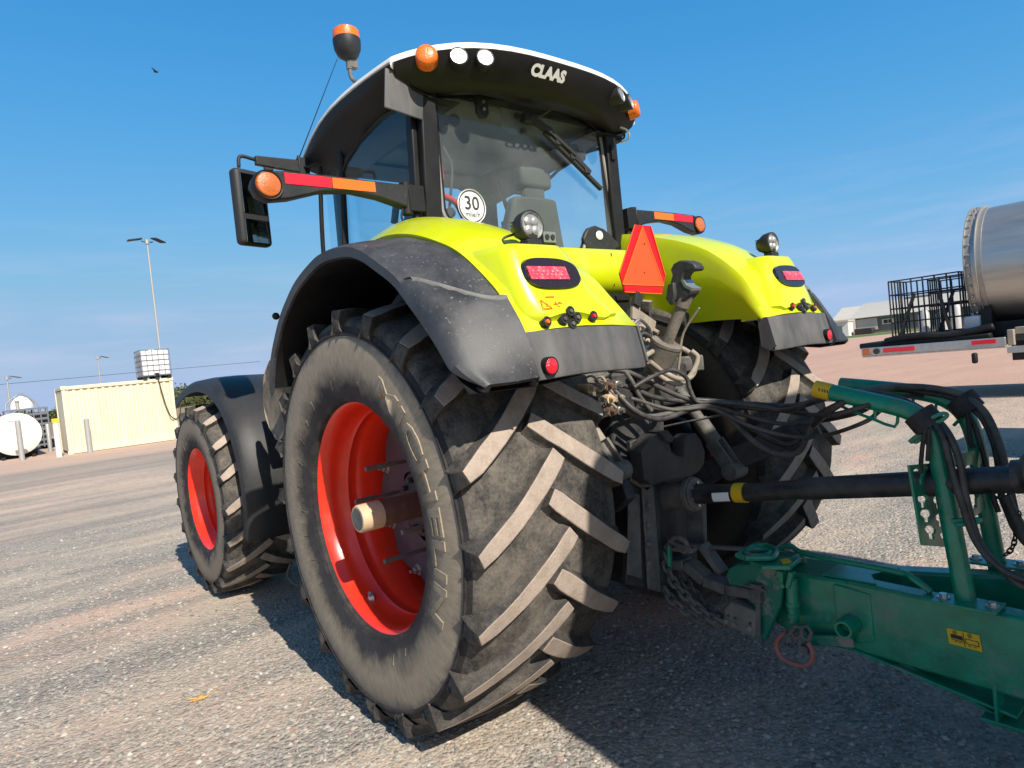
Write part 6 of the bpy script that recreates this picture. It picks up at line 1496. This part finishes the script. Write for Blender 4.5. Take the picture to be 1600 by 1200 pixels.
# ================================================================== HOSES
def hose(pts, r, label, m_='hose'):
    P_ = [at(x, y, ax, v) for x, y, ax, v in pts]
    if pts[-1][0] > 1605: P_ += [P_[-1]+Vector((-.35, 0, -.12)), Vector((-3.2, P_[-1].y, .66)), Vector((-4.1, P_[-1].y, .85))]
    b = MB(); b.tube(P_, r, 12, smooth=8)
    o = b.build('hydraulic_hose', m_, None); return tag(o, label, 'hose', 'hydraulic hoses from the tractor to the green drawbar')
X_ = 'x'
overN = lambda d: [(1380, 622+d, 'y', -.03), (1420, 632+d, 'y', -.03), (1450, 652+d, 'y', -.0)]
hose([(948, 598, X_, -.76), (985, 605, X_, -.80), (1020, 620, X_, -.84), (1060, 626, X_, -.88), (1105, 629, X_, -.95), (1160, 636, X_, -1.08), (1230, 640, X_, -1.28), (1290, 622, 'y', -.08), (1350, 614, 'y', -.06), (1400, 622, 'y', -.05), (1440, 640, 'y', -.03), (1475, 668, 'y', .03), (1498, 715, 'y', .04), (1510, 780, 'y', .04), (1532, 850, 'y', .03), (1570, 893, 'y', .03), (1612, 922, 'y', .03)], .0125, 'black hose from the tractor couplers that runs along the top of the near green tube')
hose([(952, 577, X_, -.74), (985, 583, X_, -.80), (1030, 605, X_, -.84), (1070, 622, X_, -.9), (1105, 626, X_, -.97), (1170, 631, X_, -1.1), (1240, 634, X_, -1.3), (1300, 619, 'y', -.14), (1370, 608, 'y', -.3), (1430, 611, 'y', -.40), (1490, 622, 'y', -.42), (1530, 648, 'y', -.41), (1552, 690, 'y', -.40), (1562, 740, 'y', -.40), (1570, 790, 'y', -.4), (1620, 860, 'y', -.4)], .0125, 'black hose highest of the bundle, crossing over to the far green tube')
hose([(962, 620, X_, -.78), (985, 645, X_, -.82), (1020, 651, X_, -.86), (1060, 642, X_, -.9), (1105, 632, X_, -.93), (1140, 655, X_, -1.0), (1180, 692, X_, -1.1), (1215, 710, X_, -1.18), (1248, 706, X_, -1.26), (1262, 680, X_, -1.32), (1278, 650, X_, -1.4), (1310, 632, 'y', .0), (1345, 612, 'y', -.1), (1420, 604, 'y', -.36), (1490, 613, 'y', -.40), (1535, 640, 'y', -.39), (1560, 690, 'y', -.38), (1574, 745, 'y', -.38), (1586, 800, 'y', -.38)], .014, 'thick black hose that sags lowest in the bundle before the far tube', 'hosegrey')
hose([(958, 607, X_, -.77), (990, 640, X_, -.85), (1030, 655, X_, -.89), (1080, 640, X_, -.93), (1120, 637, X_, -.98), (1160, 662, X_, -1.05), (1210, 690, X_, -1.15), (1240, 693, X_, -1.22), (1268, 668, X_, -1.33), (1300, 640, 'y', .02), (1345, 618, 'y', -.04), (1400, 626, 'y', -.02), (1440, 645, 'y', .0), (1470, 675, 'y', .045), (1486, 730, 'y', .05), (1503, 785, 'y', .05), (1525, 845, 'y', .04), (1560, 885, 'y', .04), (1615, 912, 'y', .04)], .013, 'black hose second lowest of the bundle, tied to the near green tube')
hose([(1000, 632, X_, -.80), (1040, 640, X_, -.86), (1105, 634, X_, -.99), (1160, 648, X_, -1.1), (1220, 662, X_, -1.24), (1280, 658, X_, -1.38), (1340, 645, 'y', -.10), (1380, 626, 'y', -.2), (1440, 618, 'y', -.42), (1490, 630, 'y', -.44), (1520, 660, 'y', -.41), (1538, 715, 'y', -.40), (1550, 770, 'y', -.4), (1560, 800, 'y', -.4)], .010, 'slim black hose through the middle of the bundle to the far tube')
hose([(985, 622, X_, -.83), (1050, 640, X_, -.90), (1110, 638, X_, -1.0), (1170, 665, X_, -1.12), (1235, 682, X_, -1.27), (1290, 680, X_, -1.40), (1350, 660, 'y', -.05), (1380, 640, 'y', -.10), (1420, 640, 'y', -.08), (1445, 655, 'y', -.05), (1460, 690, 'y', -.04), (1455, 730, 'y', -.04), (1445, 765, 'y', -.04)], .009, 'thin grey hose ending at the perforated green plate', 'hosegrey')
hose([(940, 590, X_, -.72), (968, 575, X_, -.75), (985, 592, X_, -.82), (1000, 620, X_, -.84), (1018, 642, X_, -.86)], .011, 'short grey hose curling out of the topmost coupler', 'hosegrey')
hose([(990, 605, X_, -.85), (1020, 588, X_, -.88), (1050, 578, X_, -.9), (1072, 590, X_, -.92), (1078, 608, X_, -.93), (1090, 628, X_, -.95), (1120, 628, X_, -1.02), (1180, 634, X_, -1.16), (1250, 646, X_, -1.33), (1300, 648, 'y', .0), (1360, 632, 'y', .03)], .0105, 'black hose that arches up before joining the bundle')
b = MB()
for px, py, x0 in ((1082, 629, -.91), (1106, 631, -.95), (1148, 634, -1.05)):
    c = at(px, py, 'x', x0); d_ = (at(px+8, py+1, 'x', x0-.02)-c).normalized(); b.tube([c-d_*.012, c+d_*.012], .030, 12)
ct = b.build('cable_tie', 'tape', None); tag(ct, 'black tape wraps holding the hose bundle together beside the top link', 'hose tie')
b = MB()
for px, py, v in ((1449, 661, 0.0), (1441, 652, 0.0)): 
    c = at(px, py, 'y', v); b.tube([c+Vector((.012, 0, .016)), c-Vector((.012, 0, .016))], .056, 16)
b.tube([at(1447, 665, 'y', .05), at(1441, 700, 'y', .05), at(1438, 740, 'y', .05)], .008, 8, smooth=5); b.tube([at(1452, 670, 'y', .05), at(1449, 720, 'y', .05)], .007, 8)
tag(b.build('hose_strap', 'tape', None), 'black strap lashing hoses to the bend of the near green tube', 'strap')
b = MB()
for px, py, v in ((1512, 637, -.43), (1505, 627, -.43)):
    c = at(px, py, 'y', v); b.tube([c+Vector((.012, 0, .016)), c-Vector((.012, 0, .016))], .058, 16)
b.tube([at(1512, 645, 'y', -.38), at(1516, 690, 'y', -.38), at(1522, 700, 'y', -.38)], .010, 8, smooth=5)
tag(b.build('hose_strap', 'tape', None), 'black strap lashing hoses to the bend of the far green tube', 'strap')
b = MB(); b.tube([at(x, y, 'y', -.2) for x, y in ((1015, 672), (1060, 662), (1110, 652), (1160, 640))], .006, 8, smooth=5)
tag(b.build('pull_rod', 'midsteel', None), 'thin grey rod crossing just below the hose bundle', 'rod')
b = MB()
hose([(1570, 775, 'y', -.3), (1590, 815, 'y', -.3), (1625, 860, 'y', -.3)], .02, 'thick dark hose hanging behind the far tube at the right edge')
chain('hanging_chain', [at(x, y, 'y', -.3) for x, y in ((1592, 800), (1588, 830), (1582, 855), (1570, 868))], 'thin dark chain dangling from the drive shaft at the right edge', .025, .003, 'ink')
# bow shackle with the red ring
b = MB(); c = at(1243, 1010, 'y', .10)
pts = [at(x, y, 'y', .10) for x, y in ((1230, 988), (1218, 996), (1213, 1010), (1220, 1026), (1236, 1036), (1256, 1040), (1268, 1032), (1269, 1016), (1262, 1004))]
b.tube(pts, .0105, 10, smooth=6); sh = b.build('ring_shackle', 'pinkred', None); tag(sh, 'worn red oval ring dangling below the green jack post', 'shackle')
b = MB()
for q in (((1244, 978), (1254, 982), (1250, 995), (1238, 998), (1234, 988)), ((1252, 980), (1262, 978), (1268, 988), (1264, 1000), (1254, 996)), ((1228, 992), (1238, 990), (1244, 1000), (1236, 1010), (1224, 1006))):
    b.tube([at(x, y, 'y', .115) for x, y in q], .008, 8, closed=True)
b.box(at(1258, 1014, 'y', .10), (.03, .03, .03)); b.build('ring_links', 'midsteel', sh)
